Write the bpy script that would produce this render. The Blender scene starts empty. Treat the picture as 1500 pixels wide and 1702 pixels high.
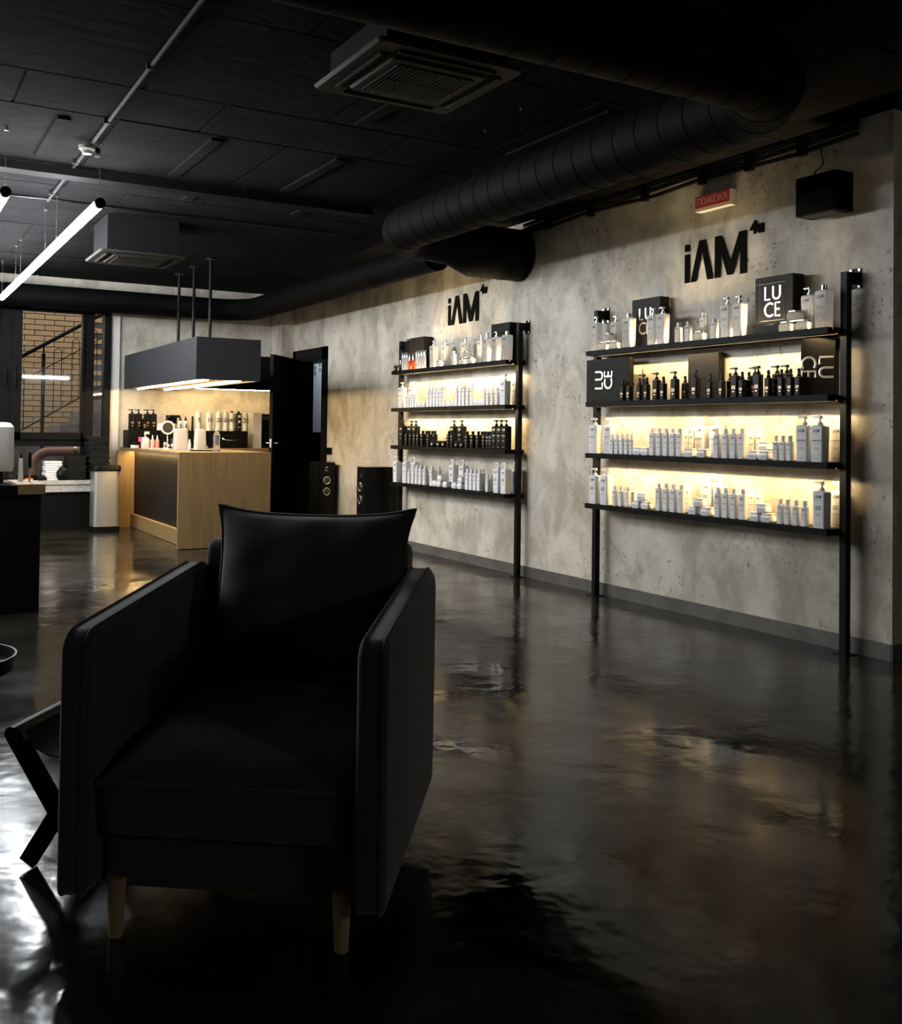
import bpy, bmesh, math, random
from mathutils import Vector, Matrix
random.seed(7)
SC = bpy.context.scene
COL = SC.collection
PI = math.pi

# ------------------------------------------------------------------ camera
# level-ish phone camera 1.16 m above the floor, off-centre crop -> lens shift
F_PX, YAW, PITCH, ROLL, CY = 1675.15, 0.5232, 0.0209, 0.0126, 682.69
fwd = Vector((math.sin(YAW)*math.cos(PITCH), math.cos(YAW)*math.cos(PITCH), math.sin(PITCH)))
rgt = Vector((math.cos(YAW), -math.sin(YAW), 0)); upv = rgt.cross(fwd)
r2 = rgt*math.cos(ROLL)+upv*math.sin(ROLL); u2 = -rgt*math.sin(ROLL)+upv*math.cos(ROLL)
cam = bpy.data.cameras.new('camera'); cam_o = bpy.data.objects.new('camera', cam); COL.objects.link(cam_o)
cam_o.matrix_world = Matrix(((r2.x, u2.x, -fwd.x, 0), (r2.y, u2.y, -fwd.y, 0), (r2.z, u2.z, -fwd.z, 1.16), (0, 0, 0, 1)))
cam.sensor_fit = 'HORIZONTAL'; cam.sensor_width = 36; cam.lens = F_PX/1500*36
cam.shift_y = -(851-CY)/1500; cam.clip_start = .05; cam.clip_end = 100
SC.camera = cam_o

# ------------------------------------------------------------------ world, lamp strengths, exposure
world = bpy.data.worlds.new('dusk_sky'); SC.world = world; world.use_nodes = True
bg = world.node_tree.nodes['Background']; bg.inputs[0].default_value = (.95, .93, .92, 1); bg.inputs[1].default_value = 2.2
TUBE = 82.0          # cool white pendant tubes
STRIP = 1500.0        # warm shelf strips
UPSTRIP = 1900.0       # strip let into the top shelf
COUNTER = 110.0       # strips of the reception canopy
vs = SC.view_settings
vs.view_transform = 'Standard'; vs.look = 'None'; vs.gamma = 1; vs.use_curve_mapping = False
vs.exposure = 0.0
SC.cycles.max_bounces = 8; SC.cycles.diffuse_bounces = 4; SC.cycles.sample_clamp_indirect = 6
SC.cycles.use_denoising = True

# ------------------------------------------------------------------ materials
MATS = {}
def mat(name, col, rough=.5, metal=0, spec=.5, emit=None, strength=0, noise=None, bump=None, alpha=1, trans=0, ior=1.45, sheen=0, coat=0):
    """noise=(scale, other colour, contrast lo, hi); bump=(scale, strength)"""
    m = bpy.data.materials.new(name); m.use_nodes = True; nt = m.node_tree; b = nt.nodes['Principled BSDF']
    b.inputs['Base Color'].default_value = (*col, 1); b.inputs['Roughness'].default_value = rough
    b.inputs['Metallic'].default_value = metal; b.inputs['Specular IOR Level'].default_value = spec
    b.inputs['Transmission Weight'].default_value = trans; b.inputs['IOR'].default_value = ior
    b.inputs['Sheen Weight'].default_value = sheen; b.inputs['Coat Weight'].default_value = coat
    if emit:
        b.inputs['Emission Color'].default_value = (*emit, 1); b.inputs['Emission Strength'].default_value = strength
    if noise or bump:
        tc = nt.nodes.new('ShaderNodeTexCoord')
    if noise:
        n = nt.nodes.new('ShaderNodeTexNoise'); n.inputs['Scale'].default_value = noise[0]; n.inputs['Detail'].default_value = 6
        r = nt.nodes.new('ShaderNodeValToRGB'); r.color_ramp.elements[0].color = (*noise[1], 1); r.color_ramp.elements[1].color = (*col, 1)
        r.color_ramp.elements[0].position = noise[2]; r.color_ramp.elements[1].position = noise[3]
        nt.links.new(tc.outputs['Object'], n.inputs['Vector']); nt.links.new(n.outputs['Fac'], r.inputs[0]); nt.links.new(r.outputs[0], b.inputs['Base Color'])
    if bump:
        n2 = nt.nodes.new('ShaderNodeTexNoise'); n2.inputs['Scale'].default_value = bump[0]; n2.inputs['Detail'].default_value = 4
        bp = nt.nodes.new('ShaderNodeBump'); bp.inputs['Strength'].default_value = bump[1]; bp.inputs['Distance'].default_value = .01
        nt.links.new(tc.outputs['Object'], n2.inputs['Vector']); nt.links.new(n2.outputs['Fac'], bp.inputs['Height']); nt.links.new(bp.outputs[0], b.inputs['Normal'])
    MATS[name] = m
    return m

def nodes_of(m): return m.node_tree.nodes, m.node_tree.links

def plaster_material():
    m = mat('concrete_plaster', (.5, .46, .39), .62, spec=.35); N, L = nodes_of(m); b = N['Principled BSDF']
    tc = N.new('ShaderNodeNewGeometry')
    def noise(scale, detail, stretch=None, dist=0, rough=.62):
        n = N.new('ShaderNodeTexNoise'); n.inputs['Scale'].default_value = scale; n.inputs['Roughness'].default_value = rough; n.inputs['Detail'].default_value = detail; n.inputs['Distortion'].default_value = dist
        if stretch:
            mp = N.new('ShaderNodeMapping'); mp.inputs['Scale'].default_value = stretch; L.new(tc.outputs['Position'], mp.inputs['Vector']); L.new(mp.outputs[0], n.inputs['Vector'])
        else: L.new(tc.outputs['Position'], n.inputs['Vector'])
        return n.outputs['Fac']
    def ramp(fac, stops):
        r = N.new('ShaderNodeValToRGB'); e = r.color_ramp.elements
        while len(e) < len(stops): e.new(.5)
        for k, (p, c) in enumerate(stops): e[k].position = p; e[k].color = (*c, 1)
        L.new(fac, r.inputs[0]); return r.outputs[0]
    def mix(a, bb, fac, mode='MULTIPLY'):
        x = N.new('ShaderNodeMix'); x.data_type = 'RGBA'; x.blend_type = mode
        if isinstance(fac, float): x.inputs[0].default_value = fac
        else: L.new(fac, x.inputs[0])
        L.new(a, x.inputs[6]); L.new(bb, x.inputs[7]); return x.outputs[2]
    base = ramp(noise(1.5, 9, None, .5), [(.32, (.36, .33, .275)), (.5, (.48, .445, .38)), (.68, (.58, .545, .47))])
    cloud = ramp(noise(4.2, 9, (1, 1, .7), .5), [(.38, (.60, .58, .54)), (.55, (1, 1, 1))])
    c = mix(base, cloud, .75)
    streak = ramp(noise(7, 5, (1, 1, .18), .3), [(.3, (.62, .6, .56)), (.5, (1, 1, 1))])
    c = mix(c, streak, .18)
    pits = ramp(noise(40, 4), [(.33, (.33, .31, .28)), (.41, (1, 1, 1))])
    zone = ramp(noise(2.1, 3), [(.48, (0, 0, 0)), (.6, (1, 1, 1))])
    c = mix(c, pits, zone)
    flake = ramp(noise(8, 2, (1, 1, .6), 1, .5), [(.222, (.12, .11, .1)), (.232, (1, 1, 1))])
    c = mix(c, flake, .9)
    L.new(c, b.inputs['Base Color'])
    bp = N.new('ShaderNodeBump'); bp.inputs['Strength'].default_value = .25; bp.inputs['Distance'].default_value = .01
    L.new(noise(12, 8), bp.inputs['Height']); L.new(bp.outputs[0], b.inputs['Normal'])
    return m

def floor_material():
    m = mat('polished_microcement', (.03, .027, .022), .2, spec=.21); N, L = nodes_of(m); b = N['Principled BSDF']
    g = N.new('ShaderNodeNewGeometry')
    def noise(scale, detail, dist=0, st=None):
        n = N.new('ShaderNodeTexNoise'); n.inputs['Scale'].default_value = scale; n.inputs['Detail'].default_value = detail; n.inputs['Distortion'].default_value = dist
        if st:
            mp = N.new('ShaderNodeMapping'); mp.inputs['Scale'].default_value = st; mp.inputs['Rotation'].default_value = (0, 0, .52); L.new(g.outputs['Position'], mp.inputs[0]); L.new(mp.outputs[0], n.inputs['Vector'])
        else: L.new(g.outputs['Position'], n.inputs['Vector'])
        return n.outputs['Fac']
    r = N.new('ShaderNodeValToRGB'); r.color_ramp.elements[0].position = .3; r.color_ramp.elements[0].color = (.006, .0055, .0045, 1)
    r.color_ramp.elements[1].position = .72; r.color_ramp.elements[1].color = (.024, .021, .016, 1)
    L.new(noise(1.8, 8, .3), r.inputs[0]); L.new(r.outputs[0], b.inputs['Base Color'])
    rr = N.new('ShaderNodeMapRange'); rr.inputs[1].default_value = .30; rr.inputs[2].default_value = .70; rr.inputs[3].default_value = .05; rr.inputs[4].default_value = .25
    L.new(noise(1.7, 4, .0), rr.inputs[0]); L.new(rr.outputs[0], b.inputs['Roughness'])
    ad = N.new('ShaderNodeMath'); ad.operation = 'MULTIPLY_ADD'; ad.inputs[1].default_value = .10
    L.new(noise(13, 4), ad.inputs[0]); L.new(noise(4.0, 3, .2), ad.inputs[2])
    bp = N.new('ShaderNodeBump'); bp.inputs['Strength'].default_value = .24; bp.inputs['Distance'].default_value = .02
    L.new(ad.outputs[0], bp.inputs['Height']); L.new(bp.outputs[0], b.inputs['Normal'])
    return m

def wood_material(name, c1, c2, axis):
    m = mat(name, c1, .45, spec=.4); N, L = nodes_of(m); b = N['Principled BSDF']
    g = N.new('ShaderNodeNewGeometry'); mp = N.new('ShaderNodeMapping'); s = [22, 22, 22]; s[axis] = 1.6; mp.inputs['Scale'].default_value = s
    n = N.new('ShaderNodeTexNoise'); n.inputs['Scale'].default_value = 1.6; n.inputs['Detail'].default_value = 7; n.inputs['Distortion'].default_value = .4
    r = N.new('ShaderNodeValToRGB'); r.color_ramp.elements[0].position = .32; r.color_ramp.elements[0].color = (*c2, 1); r.color_ramp.elements[1].position = .66; r.color_ramp.elements[1].color = (*c1, 1)
    L.new(g.outputs['Position'], mp.inputs[0]); L.new(mp.outputs[0], n.inputs['Vector']); L.new(n.outputs['Fac'], r.inputs[0]); L.new(r.outputs[0], b.inputs['Base Color'])
    return m

def frosted_material(name, col, tr=.55):
    """thin milky plastic that lets the light of the shelf below glow through"""
    m = bpy.data.materials.new(name); m.use_nodes = True; N, L = nodes_of(m); b = N['Principled BSDF']; out = N['Material Output']
    b.inputs['Base Color'].default_value = (*col, 1); b.inputs['Roughness'].default_value = .22
    t = N.new('ShaderNodeBsdfTranslucent'); t.inputs[0].default_value = (*col, 1)
    x = N.new('ShaderNodeMixShader'); x.inputs[0].default_value = tr
    L.new(b.outputs[0], x.inputs[1]); L.new(t.outputs[0], x.inputs[2]); L.new(x.outputs[0], out.inputs[0])
    MATS[name] = m; return m

def glass_material(name, tint=(1, 1, 1)):
    """clear pane: mostly transparent, mirrors the room a little"""
    m = bpy.data.materials.new(name); m.use_nodes = True; N, L = nodes_of(m); N.remove(N['Principled BSDF']); out = N['Material Output']
    t = N.new('ShaderNodeBsdfTransparent'); t.inputs[0].default_value = (*tint, 1); gl = N.new('ShaderNodeBsdfGlossy'); gl.inputs['Roughness'].default_value = .02
    fr = N.new('ShaderNodeFresnel'); fr.inputs[0].default_value = 1.7; x = N.new('ShaderNodeMixShader')
    L.new(fr.outputs[0], x.inputs[0]); L.new(t.outputs[0], x.inputs[1]); L.new(gl.outputs[0], x.inputs[2]); L.new(x.outputs[0], out.inputs[0])
    MATS[name] = m; return m

plaster_material(); floor_material()
wood_material('oak_upright', (.205, .130, .055), (.16, .10, .04), 2)
wood_material('oak_long', (.25, .158, .068), (.20, .125, .05), 1)
wood_material('pale_wood', (.50, .36, .20), (.40, .28, .15), 2)
frosted_material('frosted_clear', (.88, .86, .84), .78)
frosted_material('frosted_red', (.85, .18, .06), .75)
glass_material('window_glass', (.93, .95, .96))
mat('bottle_pet', (.95, .97, 1), .06, trans=.92, ior=1.2)
mat('black_ceiling', (.008, .008, .0083), .92, spec=.05, noise=(3, (.004, .004, .0043), .35, .6), bump=(14, .7))
mat('black_duct', (.0035, .0035, .0038), .65, spec=.07)
mat('black_metal', (.005, .005, .0055), .45, spec=.12)
mat('logo_black', (.003, .003, .003), .9, spec=.05)
mat('black_front', (.008, .0078, .0075), .45, spec=.1)
mat('black_board', (.005, .005, .005), .5, spec=.08)
mat('graphite_board', (.020, .0205, .023), .55, spec=.25)
mat('black_void', (.006, .006, .006), .8, spec=.1)
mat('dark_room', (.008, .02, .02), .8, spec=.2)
mat('grey_skirting', (.095, .088, .078), .55, noise=(6, (.065, .06, .053), .4, .6))
mat('pale_pilaster', (.56, .55, .51), .6)
mat('white_plastic', (.72, .71, .72), .34, spec=.45)
mat('white_warm', (.62, .60, .56), .5)
mat('white_matte', (.42, .405, .375), .55)
mat('white_sill', (.45, .44, .41), .5, noise=(45, (.34, .33, .31), .4, .55))
mat('white_towel', (.78, .77, .74), .95, spec=.1, bump=(180, .5))
mat('black_towel', (.013, .013, .014), .95, spec=.1, bump=(120, .8))
mat('black_plastic', (.004, .004, .004), .3, spec=.15)
mat('black_card', (.006, .0055, .005), .5, spec=.12)
mat('foil_print', (1, .88, .70), .32, metal=1)
mat('line_print', (.10, .095, .085), .4)
mat('gold_print', (1, .68, .40), .35, metal=.8)
mat('grey_print', (.10, .10, .10), .6)
mat('pale_print', (.75, .72, .66), .5)
mat('silver', (.72, .72, .70), .22, metal=1)
mat('steel_bin', (.55, .54, .50), .34, metal=.85)
mat('velvet', (.054, .055, .060), .92, spec=.08, sheen=.7, noise=(5, (.040, .041, .045), .35, .65), bump=(220, .25))
mat('velvet_piping', (.048, .049, .054), .85, spec=.15, sheen=.4)
mat('canvas', (.012, .012, .012), .9)
mat('grey_conduit', (.013, .013, .0135), .6, spec=.15)
mat('cassette_panel', (.030, .027, .023), .6, spec=.15)
mat('cassette_body', (.007, .007, .0075), .8, spec=.08)
mat('detector', (.13, .125, .11), .6)
mat('brick', (.50, .34, .19), .85, spec=.2, noise=(9, (.40, .26, .14), .3, .7), bump=(60, .5))
mat('mortar', (.10, .085, .07), .95, spec=.1)
mat('stone_step', (.24, .21, .19), .8, noise=(8, (.14, .12, .11), .35, .65))
mat('pvc_pipe', (.45, .22, .16), .4)
mat('pink', (.90, .22, .25), .35); mat('salmon', (.85, .40, .30), .35); mat('magenta', (.90, .10, .20), .4); mat('green', (.35, .6, .12), .5); mat('orange', (.75, .16, .06), .5)
mat('teal', (.15, .33, .38), .5)
mat('red_sign', (.42, .035, .03), .45); mat('sign_white', (.62, .60, .52), .5); mat('sign_letter', (.62, .42, .38), .5)
mat('board_white', (.62, .66, .72), .5)
mat('mirror', (.02, .02, .02), .05, spec=.8)
mat('tube_glow', (1, 1, 1), .5, emit=(.93, .97, 1), strength=TUBE)
mat('strip_glow', (1, .9, .7), .5, emit=(1, .70, .33), strength=STRIP)
mat('upstrip_glow', (1, .9, .7), .5, emit=(1, .76, .42), strength=UPSTRIP)
mat('counter_glow', (1, .9, .7), .5, emit=(1, .72, .36), strength=COUNTER)

mat('worktop_glow', (1, .9, .7), .5, emit=(1, .66, .28), strength=260)

# ------------------------------------------------------------------ mesh helpers
class MB:
    def __init__(s): s.v = []; s.f = []
    def add(s, vs_, fs):
        o = len(s.v); s.v += [tuple(p) for p in vs_]; s.f += [tuple(i+o for i in f) for f in fs]; return s
    def box(s, x0, x1, y0, y1, z0, z1):
        return s.add([(x0, y0, z0), (x1, y0, z0), (x1, y1, z0), (x0, y1, z0), (x0, y0, z1), (x1, y0, z1), (x1, y1, z1), (x0, y1, z1)],
                     [(0, 3, 2, 1), (4, 5, 6, 7), (0, 1, 5, 4), (1, 2, 6, 5), (2, 3, 7, 6), (3, 0, 4, 7)])
    def loft(s, rings, cap=True, closed=False):
        n = len(rings[0]); vs_ = [p for r in rings for p in r]; fs = []
        m = len(rings)
        for i in range(m if closed else m-1):
            a = i*n; b = ((i+1) % m)*n
            for j in range(n):
                k = (j+1) % n; fs.append((a+j, a+k, b+k, b+j))
        if cap and not closed:
            fs.append(tuple(reversed(range(n)))); fs.append(tuple(range((m-1)*n, m*n)))
        return s.add(vs_, fs)
    def cyl(s, p0, p1, r0, r1=None, n=12):
        r1 = r0 if r1 is None else r1
        p0 = Vector(p0); p1 = Vector(p1); d = (p1-p0).normalized()
        a = Vector((0, 0, 1)) if abs(d.z) < .9 else Vector((1, 0, 0)); x = a.cross(d).normalized(); y = d.cross(x)
        return s.loft([[p+(x*math.cos(t*2*PI/n)+y*math.sin(t*2*PI/n))*r for t in range(n)] for p, r in ((p0, r0), (p1, r1))])
    def tube(s, path, r, n=8, closed=False):
        P = [Vector(p) for p in path]; rings = []; m = len(P); px = None
        for i, p in enumerate(P):
            if closed: d = (P[(i+1) % m]-P[i-1]).normalized()
            else: d = (P[min(i+1, m-1)]-P[max(i-1, 0)]).normalized()
            if px is None:
                a = Vector((0, 0, 1)) if abs(d.z) < .9 else Vector((1, 0, 0)); px = a.cross(d).normalized()
            else: px = (px-d*px.dot(d)).normalized()
            y = d.cross(px); rr = r[i] if isinstance(r, (list, tuple)) else r
            rings.append([p+(px*math.cos(t*2*PI/n)+y*math.sin(t*2*PI/n))*rr for t in range(n)])
        return s.loft(rings, True, closed)
    def lathe(s, prof, n=20, c=(0, 0, 0)):
        return s.loft([[(c[0]+r*math.cos(t*2*PI/n), c[1]+r*math.sin(t*2*PI/n), c[2]+z) for t in range(n)] for r, z in prof])
    def rr(s, prof, cx=0, cy=0, seg=3):
        """loft of rounded rectangles: (z, size x, size y, corner radius)"""
        rings = []
        for z, sx, sy, r in prof:
            r = min(r, sx/2-1e-5, sy/2-1e-5); ring = []
            for qx, qy, a0 in ((1, 1, 0), (-1, 1, PI/2), (-1, -1, PI), (1, -1, 1.5*PI)):
                for k in range(seg+1):
                    a = a0+k*PI/2/seg; ring.append((cx+qx*(sx/2-r)+r*math.cos(a), cy+qy*(sy/2-r)+r*math.sin(a), z))
            rings.append(ring)
        return s.loft(rings)
    def prism(s, poly, h, T=None):
        """polygon (a, b) extruded 0..h along the third axis, placed with matrix T"""
        T = T or Matrix(); n = len(poly)
        vs_ = [T @ Vector((a, b, 0)) for a, b in poly]+[T @ Vector((a, b, h)) for a, b in poly]
        return s.add(vs_, [tuple(reversed(range(n))), tuple(range(n, 2*n))]+[(i, (i+1) % n, n+(i+1) % n, n+i) for i in range(n)])
    def slab(s, outline, h, bev, T=None):
        """outline polygon (ccw) thickened to h with rounded rims"""
        T = T or Matrix(); n = len(outline); P = [Vector((a, b)) for a, b in outline]; N_ = []
        for i in range(n):
            d = (P[(i+1) % n]-P[i-1]).normalized(); N_.append(Vector((-d.y, d.x)))
        rings = []
        for k in range(4):
            a = k/3*PI/2; rings.append((bev*(1-math.sin(a)), bev*(1-math.cos(a))))
        prof = rings+[(i, h-z) for i, z in reversed(rings)]
        return s.loft([[T @ Vector((p.x+q.x*i, p.y+q.y*i, z)) for p, q in zip(P, N_)] for i, z in prof])
    def mesh(s, name, m=None, smooth=30):
        me = bpy.data.meshes.new(name); me.from_pydata(s.v, [], s.f)
        bm = bmesh.new(); bm.from_mesh(me); bmesh.ops.recalc_face_normals(bm, faces=bm.faces[:]); bm.to_mesh(me); bm.free()
        if m: me.materials.append(MATS[m])
        if smooth:
            for p in me.polygons: p.use_smooth = True
            me.set_sharp_from_angle(angle=math.radians(smooth))
        me.update(); return me
    def build(s, name, m, parent=None, loc=(0, 0, 0), rot=(0, 0, 0), smooth=30):
        return link(name, s.mesh(name, m, smooth), parent, loc, rot)

def link(name, me, parent=None, loc=(0, 0, 0), rot=(0, 0, 0)):
    o = bpy.data.objects.new(name, me); COL.objects.link(o); o.parent = parent; o.location = loc; o.rotation_euler = rot; return o
def tag(o, label, cat, group=None):
    o['label'] = label; o['category'] = cat
    if group: o['group'] = group
    return o
def thing(name, label, cat, loc=(0, 0, 0), rz=0, group=None):
    o = bpy.data.objects.new(name, None); COL.objects.link(o); o.empty_display_size = .05
    o.location = loc; o.rotation_euler = (0, 0, rz); return tag(o, label, cat, group)
def struct(o, label=None):
    o['kind'] = 'structure'
    if label: o['label'] = label
    return o
def box_obj(name, m, parent, *b): return MB().box(*b).build(name, m, parent, smooth=0)
def ordinal(n): return ['first', 'second', 'third', 'fourth', 'fifth', 'sixth', 'seventh', 'eighth', 'ninth', 'tenth', 'eleventh', 'twelfth', 'thirteenth', 'fourteenth', 'fifteenth', 'sixteenth', 'seventeenth', 'eighteenth', 'nineteenth', 'twentieth'][n]
WALL_T = Matrix(((0, 0, -1, 0), (-1, 0, 0, 0), (0, 1, 0, 0), (0, 0, 0, 1)))      # text plane -> face looking to -X
FRONT_T = Matrix(((1, 0, 0, 0), (0, 0, -1, 0), (0, 1, 0, 0), (0, 0, 0, 1)))      # text plane -> face looking to -Y
def text_mb(txt, size, T=None, ext=.0006, bold=0, align='CENTER', sx=1):
    cu = bpy.data.curves.new('t', 'FONT'); cu.body = txt; cu.size = size; cu.extrude = ext; cu.offset = bold; cu.align_x = align; cu.resolution_u = 3
    o = bpy.data.objects.new('t', cu); COL.objects.link(o)
    me = bpy.data.meshes.new_from_object(o.evaluated_get(bpy.context.evaluated_depsgraph_get()))
    bpy.data.objects.remove(o); bpy.data.curves.remove(cu)
    b = MB(); T = T or Matrix()
    b.add([T @ Vector((v.co.x*sx, v.co.y, v.co.z)) for v in me.vertices], [tuple(p.vertices) for p in me.polygons]); bpy.data.meshes.remove(me); return b
def join(*bs):
    r = MB()
    for b in bs: r.add(b.v, b.f)
    return r

# ================================================================== THE ROOM
XW, YB, ZC = 4.61, 12.30, 2.88           # right wall, back wall, ceiling
XL, YF = -3.2, -6.2                      # left wall and wall behind the camera
struct(box_obj('floor', 'polished_microcement', None, XL-.2, 6.0, YF-.2, 15.0, -.1, 0))

wr = struct(box_obj('wall_right', 'concrete_plaster', None, XW, XW+.22, 3.39, 10.94, 0, ZC+.1))
box_obj('wall_above_door', 'concrete_plaster', wr, XW, XW+.22, 10.94, 11.88, 2.06, ZC+.1)
box_obj('wall_end', 'concrete_plaster', wr, XW, XW+.22, 11.88, 12.6, 0, ZC+.1)
box_obj('corner_pilaster', 'concrete_plaster', wr, 4.44, XW, 11.96, YB, 0, ZC+.1)
struct(MB().box(XW+.22, 6.0, 3.39, 3.6, 0, ZC+.1).build('wall_return', 'concrete_plaster', None, smooth=0))
struct(box_obj('wall_side', 'concrete_plaster', None, 5.8, 6.0, YF, 3.39, 0, ZC+.1))
struct(box_obj('wall_left', 'concrete_plaster', None, XL-.2, XL, YF, YB+.3, 0, ZC+.1))
struct(box_obj('wall_front', 'concrete_plaster', None, XL-.2, 6.0, YF-.2, YF, 0, ZC+.1))

# back wall with the window opening X 0.55..2.44
wb = struct(box_obj('wall_back', 'concrete_plaster', None, 2.44, 4.62, YB, YB+.25, 0, ZC+.1))
box_obj('wall_left_of_window', 'concrete_plaster', wb, XL, .55, YB, YB+.25, 0, ZC+.1)
box_obj('lintel', 'concrete_plaster', wb, .55, 2.44, YB, YB+.25, 2.52, ZC+.1)
box_obj('wall_under_window', 'black_board', wb, .55, 2.44, YB, YB+.25, 0, .43)
box_obj('pale_reveal', 'pale_pilaster', wb, 2.44, 2.545, YB-.03, YB, .0, 2.52)
struct(MB().box(XW-.012, XW, 3.385, 10.87, 0, .085).box(XW-.012, XW+.24, 3.378, 3.39, 0, .085).build('baseboard_right', 'grey_skirting', None, smooth=0))

# ceiling: black painted slabs with open joints and formwork battens
ce = struct(box_obj('ceiling', 'black_ceiling', None, XL-.2, 6.0, YF-.2, YB+.3, ZC+.012, ZC+.15))
rows = [YF, -4.6, -3.0, -1.4, .2, 1.6, 2.9, 4.1, 5.21, 5.79, 7.62, 9.2, 10.8, YB+.02]
colsA = [XL, -1.9, -.6, .62, 1.62, 2.7, 3.75, 4.9, 5.9]
for i in range(len(rows)-1):
    dx = .55*(i % 2)
    for j in range(len(colsA)-1):
        z = random.uniform(0, .005)
        box_obj('ceiling_slab', 'black_ceiling', ce, colsA[j]+dx+.008, colsA[j+1]+dx-.008, rows[i]+.008, rows[i+1]-.008, ZC+z, ZC+.012)
for x, y0, y1 in ((1.75, 5.85, 6.9), (2.55, 5.85, 6.85), (3.4, 4.2, 5.2), (2.02, 7.15, 7.55), (2.9, 7.15, 7.58), (2.35, 4.3, 5.15), (.9, 5.9, 6.8)):
    box_obj('formwork_batten', 'black_ceiling', ce, x-.035, x+.035, y0, y1, ZC-.014, ZC+.002)

# ------------------------------------------------------------------ window
wn = bpy.data.objects.new('window_1', None); COL.objects.link(wn); struct(wn, 'black framed casement window onto a brick stairwell'); wn.location = (0, 0, 0)
def bar(name, *b, p=None): return MB().box(*b).build(name, 'black_metal', p or wn, smooth=0)
y0, y1 = YB-.06, YB+.06
bar('frame_head', .55, 2.44, y0, y1, 2.49, 2.56); bar('frame_jamb', 2.365, 2.44, y0, y1, .56, 2.49); bar('frame_jamb', .55, .62, y0, y1, .56, 2.49)
bar('frame_mullion', 2.13, 2.25, y0, y1, .56, 2.49); bar('frame_mullion', 1.20, 1.36, y0, y1, .56, 2.49)
bar('frame_transom', .62, 2.25, y0, y1, .94, 1.02); bar('frame_transom', 2.25, 2.37, y0, y1, .56, .62); bar('frame_sill_bar', .62, 2.25, y0, y1, .54, .575)
def sash(xa, xb, za, zb, w=.09):
    s_ = MB().box(xa, xa+w, y0-.03, y1-.04, za, zb).box(xb-.022, xb, y0-.03, y1-.04, za, zb).box(xa, xb, y0-.03, y1-.04, za, za+.08).box(xa, xb, y0-.03, y1-.04, zb-.025, zb).build('sash', 'black_metal', wn, smooth=0)
    return s_
sa = sash(1.36, 2.135, 1.015, 2.495, .107); sb = sash(.64, 1.235, 1.015, 2.495, .03)
box_obj('pane', 'window_glass', sa, 1.46, 2.12, YB-.03, YB-.024, 1.09, 2.475)
box_obj('pane', 'window_glass', sb, .67, 1.215, YB-.03, YB-.024, 1.09, 2.475)
box_obj('pane', 'window_glass', wn, 2.25, 2.366, YB-.01, YB-.004, .62, 2.49)
box_obj('pane', 'window_glass', wn, .62, 1.2, YB-.01, YB-.004, .575, .94); box_obj('pane', 'window_glass', wn, 1.36, 2.13, YB-.01, YB-.004, .575, .94)
for x in (1.30, 1.40):
    h = MB().rr([(1.62, .03, .016, .006), (1.80, .03, .016, .006)], x, y0-.036).cyl((x, y0-.04, 1.74), (x, y0-.085, 1.74), .010, n=10)
    h.cyl((x, y0-.08, 1.75), (x, y0-.08, 1.60), .011, .009, n=10).build('window_handle', 'black_plastic', sa)
sl = struct(MB().box(.4, 2.44, 11.97, YB-.055, .515, .56).build('trim_1', 'white_sill', None, smooth=0), 'white stone window sill')
box_obj('apron', 'white_sill', sl, .4, 2.44, 11.99, 12.03, .43, .511)
box_obj('sill_cabinet', 'black_board', sl, .4, 2.44, 12.03, YB, 0, .43)

# ------------------------------------------------------------------ outside the window: brick wall, stair, railing
ext = struct(box_obj('wall_outside', 'mortar', None, -.6, 4.2, 14.62, 14.8, -.3, 4.2))
bricks = MB().box(-.12, .12, 0, .03, 0, .062).mesh('brick', 'brick', 0)
n = 0
for r in range(48):
    z = -.1+r*.0735
    if z < .35 or z > 3.05: continue
    for c in range(9):
        x = .52+c*.252+(.126 if r % 2 else 0)
        if x > 2.85: continue
        b_ = link('brick', bricks, ext, (x, 14.60+random.uniform(-.004, .004), z)); n += 1
struct(box_obj('ground_outside', 'stone_step', None, -.6, 4.2, YB+.26, 14.62, -.1, 0.0))
st = thing('stone_stair', 'worn stone steps climbing to the right outside the window', 'stairs', (1.5, 13.9, 0))
for k in range(7):
    MB().box(k*.27, k*.27+.31 if k < 6 else k*.27+.5, -.28, .66, 0, 1.19+k*.17).build('step', 'stone_step', st, (.60, 0, 0), smooth=0)
MB().box(-1.6, .60, -.28, .66, 0, 1.03).build('landing', 'stone_step', st, smooth=0)
rl = thing('stair_railing', 'black metal stair railing with arched balusters outside the window', 'railing', (0, 13.55, 0))
ry = lambda x, z0: z0+(x-1.62)*.62
MB().tube([(.6, 0, ry(.6, 2.03)), (3.0, 0, ry(3.0, 2.03))], .024, 10).build('handrail', 'black_metal', rl)
MB().tube([(.6, 0, ry(.6, 1.72)), (3.0, 0, ry(3.0, 1.72))], .007, 6).build('rail', 'black_metal', rl)
MB().tube([(.6, 0, ry(.6, 1.10)), (3.0, 0, ry(3.0, 1.10))], .010, 6).build('rail', 'black_metal', rl)
MB().cyl((1.88, 0, .8), (1.88, 0, 2.08), .024, n=10).cyl((1.88, 0, 2.08), (1.88, 0, 2.18), .010, n=8).build('newel_post', 'black_metal', rl)
for k in range(7):
    x = 1.14+k*.215 if k < 3 else 1.36+k*.215
    zt = ry(x+.045, 1.72)+.12; zb = ry(x, 1.10)
    pts = [(x, 0, zb), (x, 0, zt)]+[(x+.045-.045*math.cos(a*PI/6), 0, zt+.045*math.sin(a*PI/6)) for a in range(1, 6)]+[(x+.09, 0, zt), (x+.09, 0, zb+.05)]
    MB().tube(pts, .0055, 6).build('baluster', 'black_metal', rl)
pp = thing('drain_pipe', 'reddish plastic drain pipe bending down below the window', 'pipe', (1.72, 12.95, 0))
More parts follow.
